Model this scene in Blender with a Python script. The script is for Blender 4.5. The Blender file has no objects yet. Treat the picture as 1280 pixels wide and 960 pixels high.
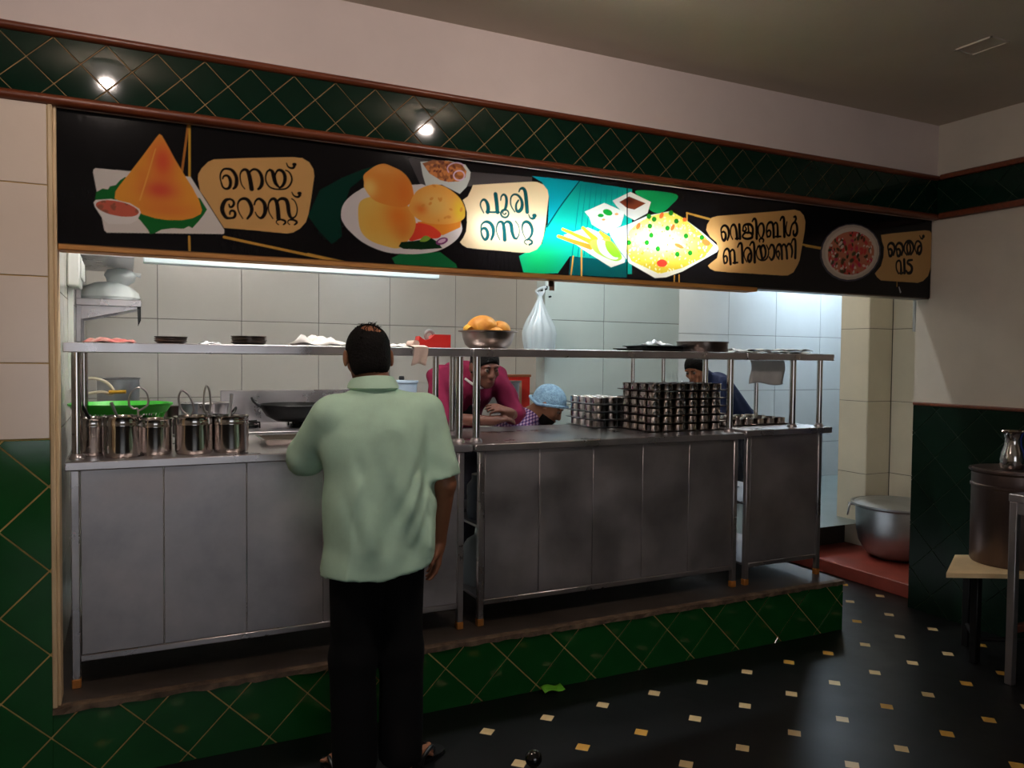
import bpy, bmesh, math, random
import numpy as np
from mathutils import Matrix, Vector

sc = bpy.context.scene
C = sc.collection
random.seed(7)
PI = math.pi

# ------------------------------------------------------------------ camera
yaw, pitch, roll = 0.4562, 0.0332, 0.0099
cam_data = bpy.data.cameras.new('camera')
cam_data.sensor_width = 36.0
cam_data.lens = 983.73 / 1280 * 36
cam_data.clip_start = 0.05
cam = bpy.data.objects.new('camera', cam_data)
C.objects.link(cam)
R0 = Vector((math.cos(yaw), -math.sin(yaw), 0))
F0 = Vector((math.sin(yaw), math.cos(yaw), 0))
U0 = Vector((0, 0, 1))
Fv = F0 * math.cos(pitch) - U0 * math.sin(pitch)
Uv = U0 * math.cos(pitch) + F0 * math.sin(pitch)
Rc = R0 * math.cos(roll) + Uv * math.sin(roll)
Uc = Uv * math.cos(roll) - R0 * math.sin(roll)
M = Matrix((Rc, Uc, -Fv)).transposed().to_4x4()
M.translation = (0, 0, 1.63)
cam.matrix_world = M
sc.camera = cam

# ------------------------------------------------------------------ world, exposure
w = bpy.data.worlds.new('world')
sc.world = w
w.use_nodes = True
w.node_tree.nodes['Background'].inputs[0].default_value = (0.90, 0.95, 1.0, 1)
w.node_tree.nodes['Background'].inputs[1].default_value = 1.75
sc.view_settings.view_transform = 'Standard'
sc.view_settings.look = 'None'
sc.view_settings.gamma = 1.0
sc.view_settings.use_curve_mapping = False
sc.view_settings.exposure = 0.0
LAMP_W = 27.0        # each warm ceiling lamp of the dining side
TUBE_W = 60.0        # each kitchen tube
SIGN_W = 16.0         # tube inside the menu board

# ------------------------------------------------------------------ materials
def lin(c):
    return tuple(((x / 255) / 12.92 if x / 255 <= 0.04045 else (((x / 255) + 0.055) / 1.055) ** 2.4) for x in c)

def mat(name, col, rough=0.5, metal=0.0, vary=0.0, scale=8.0, bump=0.0, bscale=60.0, stretch=None, spec=0.5,
        rvary=0.0, col2=None, trans=0.0, alpha=1.0, emit=None, estr=0.0, coat=0.0, sub=0.0):
    m = bpy.data.materials.new(name)
    m.use_nodes = True
    nt = m.node_tree
    b = nt.nodes['Principled BSDF']
    c = lin(col)
    b.inputs['Base Color'].default_value = (*c, 1)
    b.inputs['Roughness'].default_value = rough
    b.inputs['Metallic'].default_value = metal
    b.inputs['Specular IOR Level'].default_value = spec
    if coat: b.inputs['Coat Weight'].default_value = coat
    if trans: b.inputs['Transmission Weight'].default_value = trans
    if alpha < 1: b.inputs['Alpha'].default_value = alpha
    if emit:
        b.inputs['Emission Color'].default_value = (*lin(emit), 1)
        b.inputs['Emission Strength'].default_value = estr
    if vary or rvary or bump or col2:
        tc = nt.nodes.new('ShaderNodeTexCoord')
        mp = nt.nodes.new('ShaderNodeMapping')
        nt.links.new(tc.outputs['Object'], mp.inputs[0])
        if stretch: mp.inputs['Scale'].default_value = stretch
        if vary or rvary or col2:
            n = nt.nodes.new('ShaderNodeTexNoise')
            n.inputs['Scale'].default_value = scale
            n.inputs['Detail'].default_value = 5
            n.inputs['Roughness'].default_value = 0.6
            nt.links.new(mp.outputs[0], n.inputs['Vector'])
            if vary or col2:
                r = nt.nodes.new('ShaderNodeValToRGB')
                r.color_ramp.elements[0].position = 0.3
                r.color_ramp.elements[1].position = 0.7
                lo = lin(col2) if col2 else tuple(x * (1 - vary) for x in c)
                hi = c if col2 else tuple(min(1, x * (1 + vary)) for x in c)
                r.color_ramp.elements[0].color = (*lo, 1)
                r.color_ramp.elements[1].color = (*hi, 1)
                nt.links.new(n.outputs[0], r.inputs[0])
                nt.links.new(r.outputs[0], b.inputs['Base Color'])
            if rvary:
                mr = nt.nodes.new('ShaderNodeMapRange')
                mr.inputs[1].default_value = 0.3
                mr.inputs[2].default_value = 0.7
                mr.inputs[3].default_value = max(0.02, rough - rvary)
                mr.inputs[4].default_value = rough + rvary
                nt.links.new(n.outputs[0], mr.inputs[0])
                nt.links.new(mr.outputs[0], b.inputs['Roughness'])
        if bump:
            n2 = nt.nodes.new('ShaderNodeTexNoise')
            n2.inputs['Scale'].default_value = bscale
            n2.inputs['Detail'].default_value = 3
            nt.links.new(mp.outputs[0], n2.inputs['Vector'])
            bp = nt.nodes.new('ShaderNodeBump')
            bp.inputs['Strength'].default_value = bump
            bp.inputs['Distance'].default_value = 0.01
            nt.links.new(n2.outputs[0], bp.inputs['Height'])
            nt.links.new(bp.outputs[0], b.inputs['Normal'])
    return m

def glow(name, col, strength):
    m = bpy.data.materials.new(name)
    m.use_nodes = True
    nt = m.node_tree
    nt.nodes.clear()
    o = nt.nodes.new('ShaderNodeOutputMaterial')
    e = nt.nodes.new('ShaderNodeEmission')
    e.inputs[0].default_value = (*lin(col), 1)
    e.inputs[1].default_value = strength
    nt.links.new(e.outputs[0], o.inputs[0])
    return m

m_paint = mat('wall_paint', (214, 198, 192), 0.75, vary=0.05, scale=2.0, bump=0.06, bscale=40)
m_paint_r = mat('side_wall_paint', (200, 190, 176), 0.75, vary=0.06, scale=3.0, bump=0.1, bscale=30)
m_ceil = mat('ceiling_paint', (200, 188, 172), 0.85, vary=0.05, scale=1.5, bump=0.08, bscale=50)
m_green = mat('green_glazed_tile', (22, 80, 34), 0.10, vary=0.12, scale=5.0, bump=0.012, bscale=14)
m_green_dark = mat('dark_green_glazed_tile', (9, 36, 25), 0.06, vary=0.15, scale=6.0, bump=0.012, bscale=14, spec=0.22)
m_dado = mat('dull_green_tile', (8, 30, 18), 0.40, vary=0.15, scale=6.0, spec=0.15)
m_grout = mat('golden_grout', (206, 170, 104), 0.8, vary=0.25, scale=12.0)
m_grout_b = mat('brown_grout', (160, 126, 84), 0.8, vary=0.3, scale=12.0)
m_grout_d = mat('dark_green_grout', (60, 78, 58), 0.8, vary=0.3, scale=12.0)
m_grout_k = mat('grey_grout', (84, 80, 76), 0.8)
m_white_tile = mat('cream_glazed_tile', (226, 208, 192), 0.18, vary=0.03, scale=3.0)
m_ktile = mat('kitchen_tile', (196, 192, 184), 0.16, vary=0.03, scale=2.5)
m_ktile_p = mat('partition_tile', (178, 188, 183), 0.2, vary=0.03, scale=2.5)
m_ktile2 = mat('kitchen_tile_far', (196, 200, 200), 0.16, vary=0.03, scale=2.5)
m_ktile3 = mat('passage_tile', (206, 198, 178), 0.18, vary=0.06, scale=2.0)
m_wood = mat('red_brown_wood', (124, 62, 34), 0.35, col2=(88, 40, 22), scale=7.0, stretch=(0.4, 6, 6), bump=0.08)
m_ply = mat('raw_wood_strip', (196, 136, 62), 0.6, col2=(150, 92, 40), scale=5.0, stretch=(0.5, 8, 8))
m_frame = mat('cream_frame_wood', (226, 200, 160), 0.55, col2=(186, 156, 116), scale=6.0, stretch=(6, 6, 0.6))
m_ledge = mat('worn_stone_edge', (120, 98, 76), 0.7, col2=(52, 38, 30), scale=14.0, bump=0.4, bscale=30)
m_ledge_top = mat('dark_ledge_slab', (58, 50, 44), 0.5, vary=0.3, scale=6.0)
m_floor = mat('black_polished_tile', (13, 13, 14), 0.40, vary=0.2, scale=3.0, rvary=0.05, spec=0.32)
m_inset = mat('cream_inset_tile', (214, 186, 138), 0.25, vary=0.2, scale=2.0)
m_inset_y = mat('yellow_inset_tile', (206, 158, 76), 0.25, vary=0.2, scale=2.0)
m_kfloor = mat('kitchen_floor_tile', (120, 132, 132), 0.3, vary=0.15, scale=3.0)
m_red = mat('red_oxide_cement', (150, 66, 54), 0.5, vary=0.2, scale=6.0)
m_dark = mat('dark_void_paint', (34, 30, 28), 0.8)
m_steel = mat('brushed_steel', (194, 188, 190), 0.32, 0.92, vary=0.12, scale=4.0, rvary=0.1, bump=0.03, bscale=5)
m_steel_panel = mat('smudged_steel_sheet', (176, 170, 172), 0.44, 0.88, vary=0.22, scale=3.2, rvary=0.12, bump=0.05, bscale=3.0)
m_steel_bright = mat('polished_steel', (206, 200, 196), 0.13, 1.0, vary=0.06, scale=6.0)
m_steel_dark = mat('tarnished_steel', (104, 92, 86), 0.28, 1.0, vary=0.2, scale=8.0)
m_alu = mat('aluminium', (172, 176, 180), 0.38, 1.0, vary=0.12, scale=8.0)
m_black_iron = mat('black_iron', (18, 18, 19), 0.4, 0.3, vary=0.2)
m_black_plastic = mat('black_plastic', (16, 16, 18), 0.35)
m_brass = mat('rusted_foot', (176, 112, 48), 0.55, 0.3, vary=0.3, scale=20)
m_green_plastic = mat('green_plastic', (70, 200, 60), 0.35)
m_white_plastic = mat('white_plastic', (226, 228, 224), 0.4)
m_grey_plastic = mat('grey_plastic', (150, 152, 150), 0.45)
m_paper = mat('white_paper', (226, 222, 218), 0.8, vary=0.06, scale=10)
m_paper_g = mat('grey_paper', (206, 204, 202), 0.8, vary=0.1, scale=10)
m_red_plastic = mat('red_plastic', (206, 44, 40), 0.35)
m_poori = mat('fried_dough', (222, 158, 50), 0.55, col2=(196, 116, 28), scale=14, bump=0.3, bscale=30)
m_blue_plastic = mat('blue_plastic', (30, 62, 170), 0.4)
m_cream_board = mat('cream_board', (232, 204, 158), 0.6, vary=0.12, scale=5)
m_hose = mat('cream_hose', (206, 196, 170), 0.45)
m_yellow = mat('yellow_brass', (206, 160, 50), 0.4, 0.2)

# bag film: thin, partly see-through
def film(name, col, alpha):
    m = bpy.data.materials.new(name)
    m.use_nodes = True
    nt = m.node_tree
    nt.nodes.clear()
    o = nt.nodes.new('ShaderNodeOutputMaterial')
    d = nt.nodes.new('ShaderNodeBsdfDiffuse')
    d.inputs[0].default_value = (*lin(col), 1)
    t = nt.nodes.new('ShaderNodeBsdfTranslucent')
    t.inputs[0].default_value = (*lin(col), 1)
    g = nt.nodes.new('ShaderNodeBsdfGlossy')
    g.inputs['Roughness'].default_value = 0.25
    tr = nt.nodes.new('ShaderNodeBsdfTransparent')
    m1 = nt.nodes.new('ShaderNodeMixShader'); m1.inputs[0].default_value = 0.4
    nt.links.new(d.outputs[0], m1.inputs[1]); nt.links.new(t.outputs[0], m1.inputs[2])
    m2 = nt.nodes.new('ShaderNodeMixShader'); m2.inputs[0].default_value = 0.12
    nt.links.new(m1.outputs[0], m2.inputs[1]); nt.links.new(g.outputs[0], m2.inputs[2])
    m3 = nt.nodes.new('ShaderNodeMixShader'); m3.inputs[0].default_value = alpha
    nt.links.new(tr.outputs[0], m3.inputs[1]); nt.links.new(m2.outputs[0], m3.inputs[2])
    nt.links.new(m3.outputs[0], o.inputs[0])
    return m
m_bag = film('white_bag_film', (226, 236, 240), 0.85)
m_bag2 = film('clear_bag_film', (232, 238, 240), 0.72)

# ------------------------------------------------------------------ mesh helpers
class MB:
    def __init__(s):
        s.v = []; s.f = []
    def add(s, V, F):
        n = len(s.v)
        s.v += [tuple(p) for p in V]
        s.f += [tuple(i + n for i in q) for q in F]
        return s
    def box(s, x0, x1, y0, y1, z0, z1, ch=0.0):
        if ch <= 0:
            V = [(x, y, z) for x in (x0, x1) for y in (y0, y1) for z in (z0, z1)]
            return s.add(V, [(0, 1, 3, 2), (4, 6, 7, 5), (0, 4, 5, 1), (2, 3, 7, 6), (0, 2, 6, 4), (1, 5, 7, 3)])
        bm = bmesh.new()
        for x, sx in ((x0, 1), (x1, -1)):
            for y, sy in ((y0, 1), (y1, -1)):
                for z, sz in ((z0, 1), (z1, -1)):
                    bm.verts.new((x, y + sy * ch, z + sz * ch))
                    bm.verts.new((x + sx * ch, y, z + sz * ch))
                    bm.verts.new((x + sx * ch, y + sy * ch, z))
        bmesh.ops.convex_hull(bm, input=bm.verts[:])
        bmesh.ops.dissolve_limit(bm, angle_limit=0.01, verts=bm.verts[:], edges=bm.edges[:])
        bm.verts.index_update()
        s.add([v.co[:] for v in bm.verts], [[v.index for v in f.verts] for f in bm.faces])
        bm.free()
        return s
    def tube(s, pts, r, seg=10, cap=True):
        P = [Vector(p) for p in pts]
        n = len(P)
        rr = r if isinstance(r, (list, tuple)) else [r] * n
        T = []
        for i in range(n):
            t = P[min(i + 1, n - 1)] - P[max(i - 1, 0)]
            T.append(t.normalized())
        a = Vector((0, 0, 1)) if abs(T[0].z) < 0.9 else Vector((1, 0, 0))
        N = T[0].cross(a).normalized()
        V = []
        for i in range(n):
            N = (N - T[i] * N.dot(T[i])).normalized()
            B = T[i].cross(N)
            for k in range(seg):
                an = 2 * PI * k / seg
                V.append(P[i] + (N * math.cos(an) + B * math.sin(an)) * rr[i])
        F = []
        for i in range(n - 1):
            for k in range(seg):
                k2 = (k + 1) % seg
                F.append((i * seg + k, i * seg + k2, (i + 1) * seg + k2, (i + 1) * seg + k))
        if cap:
            F.append(tuple(range(seg))[::-1])
            F.append(tuple((n - 1) * seg + k for k in range(seg)))
        return s.add(V, F)
    def lathe(s, prof, seg=32, c=(0, 0, 0), sx=1.0, sy=1.0, wob=None):
        V = []; F = []; n = len(prof)
        for i, (r, z) in enumerate(prof):
            for k in range(seg):
                a = 2 * PI * k / seg
                q = r * (wob(a, z) if wob else 1)
                V.append((c[0] + q * sx * math.cos(a), c[1] + q * sy * math.sin(a), c[2] + z))
        for i in range(n - 1):
            for k in range(seg):
                k2 = (k + 1) % seg
                F.append((i * seg + k, i * seg + k2, (i + 1) * seg + k2, (i + 1) * seg + k))
        if prof[0][0] > 1e-6: F.append(tuple(range(seg))[::-1])
        if prof[-1][0] > 1e-6: F.append(tuple((n - 1) * seg + k for k in range(seg)))
        return s.add(V, F)
    def prism(s, poly, y0, y1):          # polygon in x,z extruded along y
        n = len(poly)
        V = [(x, y0, z) for x, z in poly] + [(x, y1, z) for x, z in poly]
        F = [tuple(range(n)), tuple(range(2 * n - 1, n - 1, -1))]
        for i in range(n):
            j = (i + 1) % n
            F.append((i, i + n, j + n, j))
        return s.add(V, F)
    def torus(s, c, R, r, axis=(0, 0, 1), seg=24, rs=8):
        ax = Vector(axis).normalized()
        a = Vector((1, 0, 0)) if abs(ax.x) < 0.9 else Vector((0, 1, 0))
        u = ax.cross(a).normalized(); v = ax.cross(u)
        c = Vector(c); V = []; F = []
        for i in range(seg):
            t = 2 * PI * i / seg
            d = u * math.cos(t) + v * math.sin(t)
            for k in range(rs):
                p = 2 * PI * k / rs
                V.append(c + d * (R + r * math.cos(p)) + ax * (r * math.sin(p)))
        for i in range(seg):
            for k in range(rs):
                i2 = (i + 1) % seg; k2 = (k + 1) % rs
                F.append((i * rs + k, i2 * rs + k, i2 * rs + k2, i * rs + k2))
        return s.add(V, F)
    def sheet(s, nx, ny, fn, thick=0.0):
        V = [fn(i / nx, j / ny) for j in range(ny + 1) for i in range(nx + 1)]
        F = [(j * (nx + 1) + i, j * (nx + 1) + i + 1, (j + 1) * (nx + 1) + i + 1, (j + 1) * (nx + 1) + i) for j in range(ny) for i in range(nx)]
        return s.add(V, F)

def wloc(o):
    v = Vector((0, 0, 0))
    while o is not None:
        v += o.location
        o = o.parent
    return v

def mesh_from(name, V, F, smooth=True, fix=True):
    me = bpy.data.meshes.new(name)
    me.from_pydata(V, [], F)
    if fix:
        bm = bmesh.new(); bm.from_mesh(me)
        bmesh.ops.recalc_face_normals(bm, faces=bm.faces[:])
        bm.to_mesh(me); bm.free()
    if smooth:
        me.shade_smooth()
        me.set_sharp_from_angle(angle=math.radians(40))
    return me

def obj(name, mb, m, parent=None, world=True, smooth=True, solid=0.0):
    V = mb.v
    if parent is not None and world:
        o0 = wloc(parent)
        V = [(x - o0.x, y - o0.y, z - o0.z) for x, y, z in V]
    me = mesh_from(name, V, mb.f, smooth)
    me.materials.append(m)
    o = bpy.data.objects.new(name, me)
    C.objects.link(o)
    if parent is not None: o.parent = parent
    if solid:
        md = o.modifiers.new('solid', 'SOLIDIFY'); md.thickness = solid; md.offset = 0
    return o

def tag(o, label, cat, group=None):
    o['label'] = label; o['category'] = cat
    if group: o['group'] = group
    return o

def thing(name, label, cat, loc=(0, 0, 0), group=None):
    o = bpy.data.objects.new(name, None)
    o.empty_display_size = 0.05
    C.objects.link(o)
    o.location = loc
    return tag(o, label, cat, group)

def single(name, label, cat, mb, m, loc=(0, 0, 0), group=None, rz=0, smooth=True, solid=0.0):
    """one-mesh thing; mb is in local coordinates"""
    o = obj(name, mb, m, None, smooth=smooth, solid=solid)
    o.location = loc; o.rotation_euler = (0, 0, rz)
    return tag(o, label, cat, group)

def struct(name, mb, m, parent=None):
    o = obj(name, mb, m, parent, smooth=False)
    if parent is None: o['kind'] = 'structure'
    return o

def catmull(P, n=6, closed=False):
    P = [np.array(p, float) for p in P]
    out = []
    N = len(P)
    rng = range(N if closed else N - 1)
    for i in rng:
        p0 = P[(i - 1) % N] if closed or i > 0 else 2 * P[0] - P[1]
        p1 = P[i]; p2 = P[(i + 1) % N]
        p3 = P[(i + 2) % N] if closed or i + 2 < N else 2 * P[-1] - P[-2]
        for k in range(n):
            t = k / n
            out.append(0.5 * ((2 * p1) + (-p0 + p2) * t + (2 * p0 - 5 * p1 + 4 * p2 - p3) * t * t + (-p0 + 3 * p1 - 3 * p2 + p3) * t ** 3))
    if not closed: out.append(P[-1])
    return out

# ------------------------------------------------------------------ tiles as pieces
_tile_cache = {}
def clip_poly(poly, x0, x1, z0, z1):
    def clip(pts, inside, inter):
        out = []
        for i in range(len(pts)):
            a, b = pts[i - 1], pts[i]
            ia, ib = inside(a), inside(b)
            if ib:
                if not ia: out.append(inter(a, b))
                out.append(b)
            elif ia: out.append(inter(a, b))
        return out
    def at(k, val):
        def f(a, b):
            t = (val - a[k]) / (b[k] - a[k])
            p = [a[0] + (b[0] - a[0]) * t, a[1] + (b[1] - a[1]) * t]; p[k] = val
            return tuple(p)
        return f
    for k, val, sgn in ((0, x0, 1), (0, x1, -1), (1, z0, 1), (1, z1, -1)):
        if not poly: return []
        poly = clip(poly, (lambda p: (p[k] - val) * sgn >= 0), at(k, val))
    return poly

def tile(poly, origin, e1, e2, m, parent, t=0.006, ch=0.0015):
    """poly: 2-D outline on a plane spanned by e1, e2; one object per tile, mesh shared by alike tiles"""
    cx = sum(p[0] for p in poly) / len(poly); cz = sum(p[1] for p in poly) / len(poly)
    q = [(p[0] - cx, p[1] - cz) for p in poly]
    A = sum(q[i - 1][0] * q[i][1] - q[i][0] * q[i - 1][1] for i in range(len(q)))
    if abs(A) < 2e-4 * 0.5: return None
    if A < 0: q = q[::-1]
    key = (tuple((round(a, 4), round(b, 4)) for a, b in q), m.name, t)
    me = _tile_cache.get(key)
    if me is None:
        n = len(q)
        def ins(p, d):
            L = math.hypot(*p) or 1
            k = max(0.0, (L - d * 1.4) / L)
            return (p[0] * k, p[1] * k)
        V = [(a, b, 0) for a, b in q] + [(a, b, t - ch) for a, b in q] + [(*ins(p, ch), t) for p in q]
        F = []
        for r in (0, 1):
            for i in range(n):
                j = (i + 1) % n
                F.append((r * n + i, r * n + j, (r + 1) * n + j, (r + 1) * n + i))
        F.append(tuple(2 * n + i for i in range(n)))
        me = bpy.data.meshes.new('tile')
        me.from_pydata(V, [], F)
        me.materials.append(m)
        _tile_cache[key] = me
    o = bpy.data.objects.new('tile', me)
    C.objects.link(o)
    E1 = Vector(e1); E2 = Vector(e2); N = E1.cross(E2)
    Mx = Matrix((E1, E2, N)).transposed().to_4x4()
    Mx.translation = Vector(origin) + E1 * cx + E2 * cz
    o.parent = parent
    o.matrix_local = Mx
    return o

def diamonds(x0, x1, z0, z1, px, pz, ax, az, grout, origin, e1, e2, m, parent, t=0.006):
    g = grout * 0.7
    i0 = int(math.floor((x0 - px) / ax)) - 2; i1 = int(math.ceil((x1 - px) / ax)) + 2
    j0 = int(math.floor((z0 - pz) / az)) - 2; j1 = int(math.ceil((z1 - pz) / az)) + 2
    for i in range(i0, i1):
        for j in range(j0, j1):
            if (i + j) % 2 == 0: continue          # (px,pz) is a grout crossing; centres lie between
            c = (px + i * ax, pz + j * az)
            P = [(c[0] + ax - g, c[1]), (c[0], c[1] + az - g), (c[0] - ax + g, c[1]), (c[0], c[1] - az + g)]
            P = clip_poly(P, x0, x1, z0, z1)
            if len(P) >= 3: tile(P, origin, e1, e2, m, parent, t)

def grid_tiles(xs, zs, origin, e1, e2, m, parent, g=0.004, t=0.006):
    for a, b in zip(xs[:-1], xs[1:]):
        for c, d in zip(zs[:-1], zs[1:]):
            if b - a < 0.02 or d - c < 0.02: continue
            tile([(a + g / 2, c + g / 2), (b - g / 2, c + g / 2), (b - g / 2, d - g / 2), (a + g / 2, d - g / 2)], origin, e1, e2, m, parent, t)

def cuts(lo, hi, p, step):
    k = math.ceil((lo - p) / step + 1e-6)
    out = [lo]
    while p + k * step < hi - 1e-6:
        out.append(p + k * step); k += 1
    return out + [hi]
# ------------------------------------------------------------------ lamps of the place
WALL_Y = 3.362; XL = -0.253; XR = 4.667; H = 3.136
def ceiling_lamp(x, y, label):
    t = thing('ceiling_lamp', label, 'lamp', (x, y, H), 'warm ceiling lamps')
    obj('lamp_base', MB().lathe([(0, 0), (0.07, 0), (0.07, -0.02), (0.04, -0.05), (0.03, -0.09), (0, -0.09)], 24), m_white_plastic, t, world=False)
    r = 0.034
    prof = [(r * math.sin(PI * k / 12), -0.106 + .016 * math.cos(PI * k / 12)) for k in range(13)]
    obj('bulb', MB().lathe(prof, 24), glow('warm_bulb', (255, 237, 226), LAMP_W / (PI * 0.0092)), t, world=False)
ceiling_lamp(-0.08, 2.06, 'warm flat bulb lamp on the dining ceiling nearer the left pillar')
ceiling_lamp(1.67, 2.06, 'warm flat bulb lamp on the dining ceiling nearer the middle')
def tube_lamp(p, q, label, watts, col):
    p = Vector(p); q = Vector(q); c = (p + q) / 2; L = (q - p).length
    t = thing('tube_lamp', label, 'lamp', c, 'kitchen tube lamps')
    d = (q - p).normalized()
    obj('tube', MB().tube([p, q], 0.016, 12), glow('tube_glow', col, watts / (PI * 2 * PI * 0.016 * L)), t)
    up = Vector((0, 0, 0.045))
    n = Vector((-d.y, d.x, 0)) * 0.025
    a = p + up; b = q + up
    V = [a - n, a + n, b + n, b - n]; V += [v + Vector((0, 0, 0.04)) for v in V]
    obj('batten', MB().add(V, [(0, 1, 2, 3), (7, 6, 5, 4), (0, 4, 5, 1), (1, 5, 6, 2), (2, 6, 7, 3), (3, 7, 4, 0)]), m_white_plastic, t)
    for e in (p.lerp(q, .15), p.lerp(q, .85)): obj('hanger', MB().tube([e + Vector((0, 0, .08)), Vector((e.x, e.y, 3.136))], .006, 6), m_white_plastic, t)
    for e in (p, q): obj('end_cap', MB().tube([e - Vector((0, 0, 0.02)), e + Vector((0, 0, 0.06))], 0.02, 8), m_white_plastic, t)
COOL = (214, 236, 255)
tube_lamp((0.2, 3.80, 2.80), (1.4, 3.80, 2.80), 'white tube lamp above the stove side of the kitchen', TUBE_W, (244, 242, 238))
tube_lamp((2.0, 3.80, 2.80), (3.2, 3.80, 2.80), 'white tube lamp in front of the tiled partition', TUBE_W * 0.65, (226, 242, 250))
tube_lamp((6.3, 5.9, 2.85), (7.5, 5.9, 2.85), 'cool tube lamp over the far kitchen wall', TUBE_W * 1.4, COOL)
tube_lamp((4.0, 5.75, 2.85), (5.0, 5.75, 2.85), 'added unseen tube lamp behind the partition over the bending man', TUBE_W * 0.7, (246, 242, 232))  # extra out-of-view tube, added to brighten the pillar's left face

# ------------------------------------------------------------------ room shell
fl = struct('floor', MB().box(-3.2, 5.735, -3.2, 3.362, -0.1, 0).box(3.9, 5.735, 3.362, 4.7, -0.1, 0), m_floor)
g = 0.3007
d2 = 0.0375
for i in range(-8, 12):
    for j in range(-5, 7):
        x = 2.0076 + g * i - 0.018 * (-g * j) * 0; y = 3.087 - g * j + 0.018 * (g * i)
        x = x - 0.018 * (-g * j)
        if y > 3.362 - 0.01 and not (3.93 < x < 4.79 and y < 4.6): continue
        if x > XR - 0.05 and y < 3.5: continue
        if y < 0.9 or x < -0.3 or x > 4.79: continue
        P = [(x + d2, y), (x, y + d2), (x - d2, y), (x, y - d2)]
        if y < 3.362: P = clip_poly(P, -3, XR, -3, 3.362)
        tile(P, (0, 0, -0.0045), (1, 0, 0), (0, 1, 0), m_inset_y if random.random() < 0.35 else m_inset, fl, t=0.005, ch=0.0005)

struct('ceiling', MB().box(-3.2, XR + 0.12, -3.2, WALL_Y, H, H + 0.1).box(-0.5, 8.4, WALL_Y, 6.7, H, H + 0.1), m_ceil)
struct('trim_5', MB().box(3.59, 3.725, 2.335, 2.345, H - 0.008, H).box(3.59, 3.60, 2.335, 2.52, H - 0.008, H).box(3.715, 3.725, 2.335, 2.52, H - 0.008, H).box(3.59, 3.725, 2.51, 2.52, H - 0.008, H).box(3.6, 3.715, 2.345, 2.51, H - 0.004, H), m_ceil)
wf = struct('wall_front', MB().box(-3.2, XL, WALL_Y, 3.49, 0, H).box(XL, XR, WALL_Y, 3.49, 2.539, H), m_paint)
# grout beds set into the front wall, then the tiles one by one
struct('grout_bed', MB().box(-3.2, XL, WALL_Y - 0.002, WALL_Y, 0, 2.539), m_grout, wf)
struct('grout_bed', MB().box(-3.2, XR, WALL_Y - 0.002, WALL_Y, 2.560, 2.80), m_grout_b, wf)
E1 = (1, 0, 0); E2 = (0, 0, 1)
O = (0, WALL_Y - 0.001, 0)
diamonds(-1.2, XL, 0, 1.31, 1.476 - 6 * 0.3155, 0.031, 0.158, 0.158, 0.006, O, E1, E2, m_green, wf)
diamonds(-1.2, XR, 2.572, 2.788, -0.317, 2.70, 0.0862, 0.084, 0.004, O, E1, E2, m_green_dark, wf)
grid_tiles([-1.05, -0.653, XL], [1.314, 1.593, 1.911, 2.245, 2.545], O, E1, E2, m_white_tile, wf)
def rail(x0, x1, z0, z1, d, m, n):
    zc = (z0 + z1) / 2; hz = (z1 - z0) / 2
    prof = [(0, z0)] + [(-d * math.cos(a), zc + hz * math.sin(a)) for a in np.linspace(-PI / 2, PI / 2, 9)] + [(0, z1)]
    V = [(x, WALL_Y + y, z) for x in (x0, x1) for y, z in prof]
    k = len(prof)
    F = [tuple(range(k)), tuple(range(2 * k - 1, k - 1, -1))] + [(i, i + k, (i + 1) % k + k, (i + 1) % k) for i in range(k)]
    o = obj(n, MB().add(V, F), m); o['kind'] = 'structure'
    return o
rail(-3.2, XR, 2.783, 2.818, 0.028, m_wood, 'trim_1')
rail(-3.2, XR, 2.536, 2.576, 0.030, m_wood, 'trim_2')
# frame round the left side of the hatch
struct('trim_3', MB().box(XL, -0.237, WALL_Y - 0.012, 3.49, 0.302, 2.54, 0.003).box(-0.237, -0.226, WALL_Y + 0.006, 3.49, 0.302, 2.54, 0.002), m_frame)

# right wall with its tiled dado and the frieze going on
wr = struct('wall_right', MB().box(XR, XR + 0.12, -3.2, 3.49, 0, H), m_paint_r)
struct('grout_bed', MB().box(XR - 0.002, XR, -3.2, 3.488, 0, 1.35).box(XR - 0.002, XR, -3.2, WALL_Y, 2.56, 2.80), m_grout_d, wr)
RE1 = (0, -1, 0); RO = (XR - 0.001, 0, 0)
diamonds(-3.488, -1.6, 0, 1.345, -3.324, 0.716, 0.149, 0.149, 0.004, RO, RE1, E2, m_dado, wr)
diamonds(-WALL_Y, -1.9, 2.572, 2.788, -3.31, 2.70, 0.0862, 0.084, 0.003, RO, RE1, E2, m_green_dark, wr)
def rail_r(z0, z1, d, m, n, y1):
    o = obj(n, MB().box(XR - d, XR, -3.2, y1, z0, z1, 0.006), m); o['kind'] = 'structure'
rail_r(2.783, 2.818, 0.028, m_wood, 'trim_6', WALL_Y - 0.03)
rail_r(2.536, 2.576, 0.030, m_wood, 'trim_7', WALL_Y - 0.03)
rail_r(1.345, 1.368, 0.018, m_wood, 'trim_8', 3.488)
struct('wall_left', MB().box(-3.32, -3.2, -3.2, 3.49, 0, H), m_paint_r)
WX0, WX1, WZ0, WZ1 = -1.2, 1.6, 0.5, 2.45          # unseen daylight opening behind the viewer, added to brighten the steel fronts
struct('wall_rear', MB().box(-3.32, WX0, -3.32, -3.2, 0, H).box(WX1, XR + 0.12, -3.32, -3.2, 0, H).box(WX0, WX1, -3.32, -3.2, 0, WZ0).box(WX0, WX1, -3.32, -3.2, WZ1, H), m_paint_r)
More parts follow.
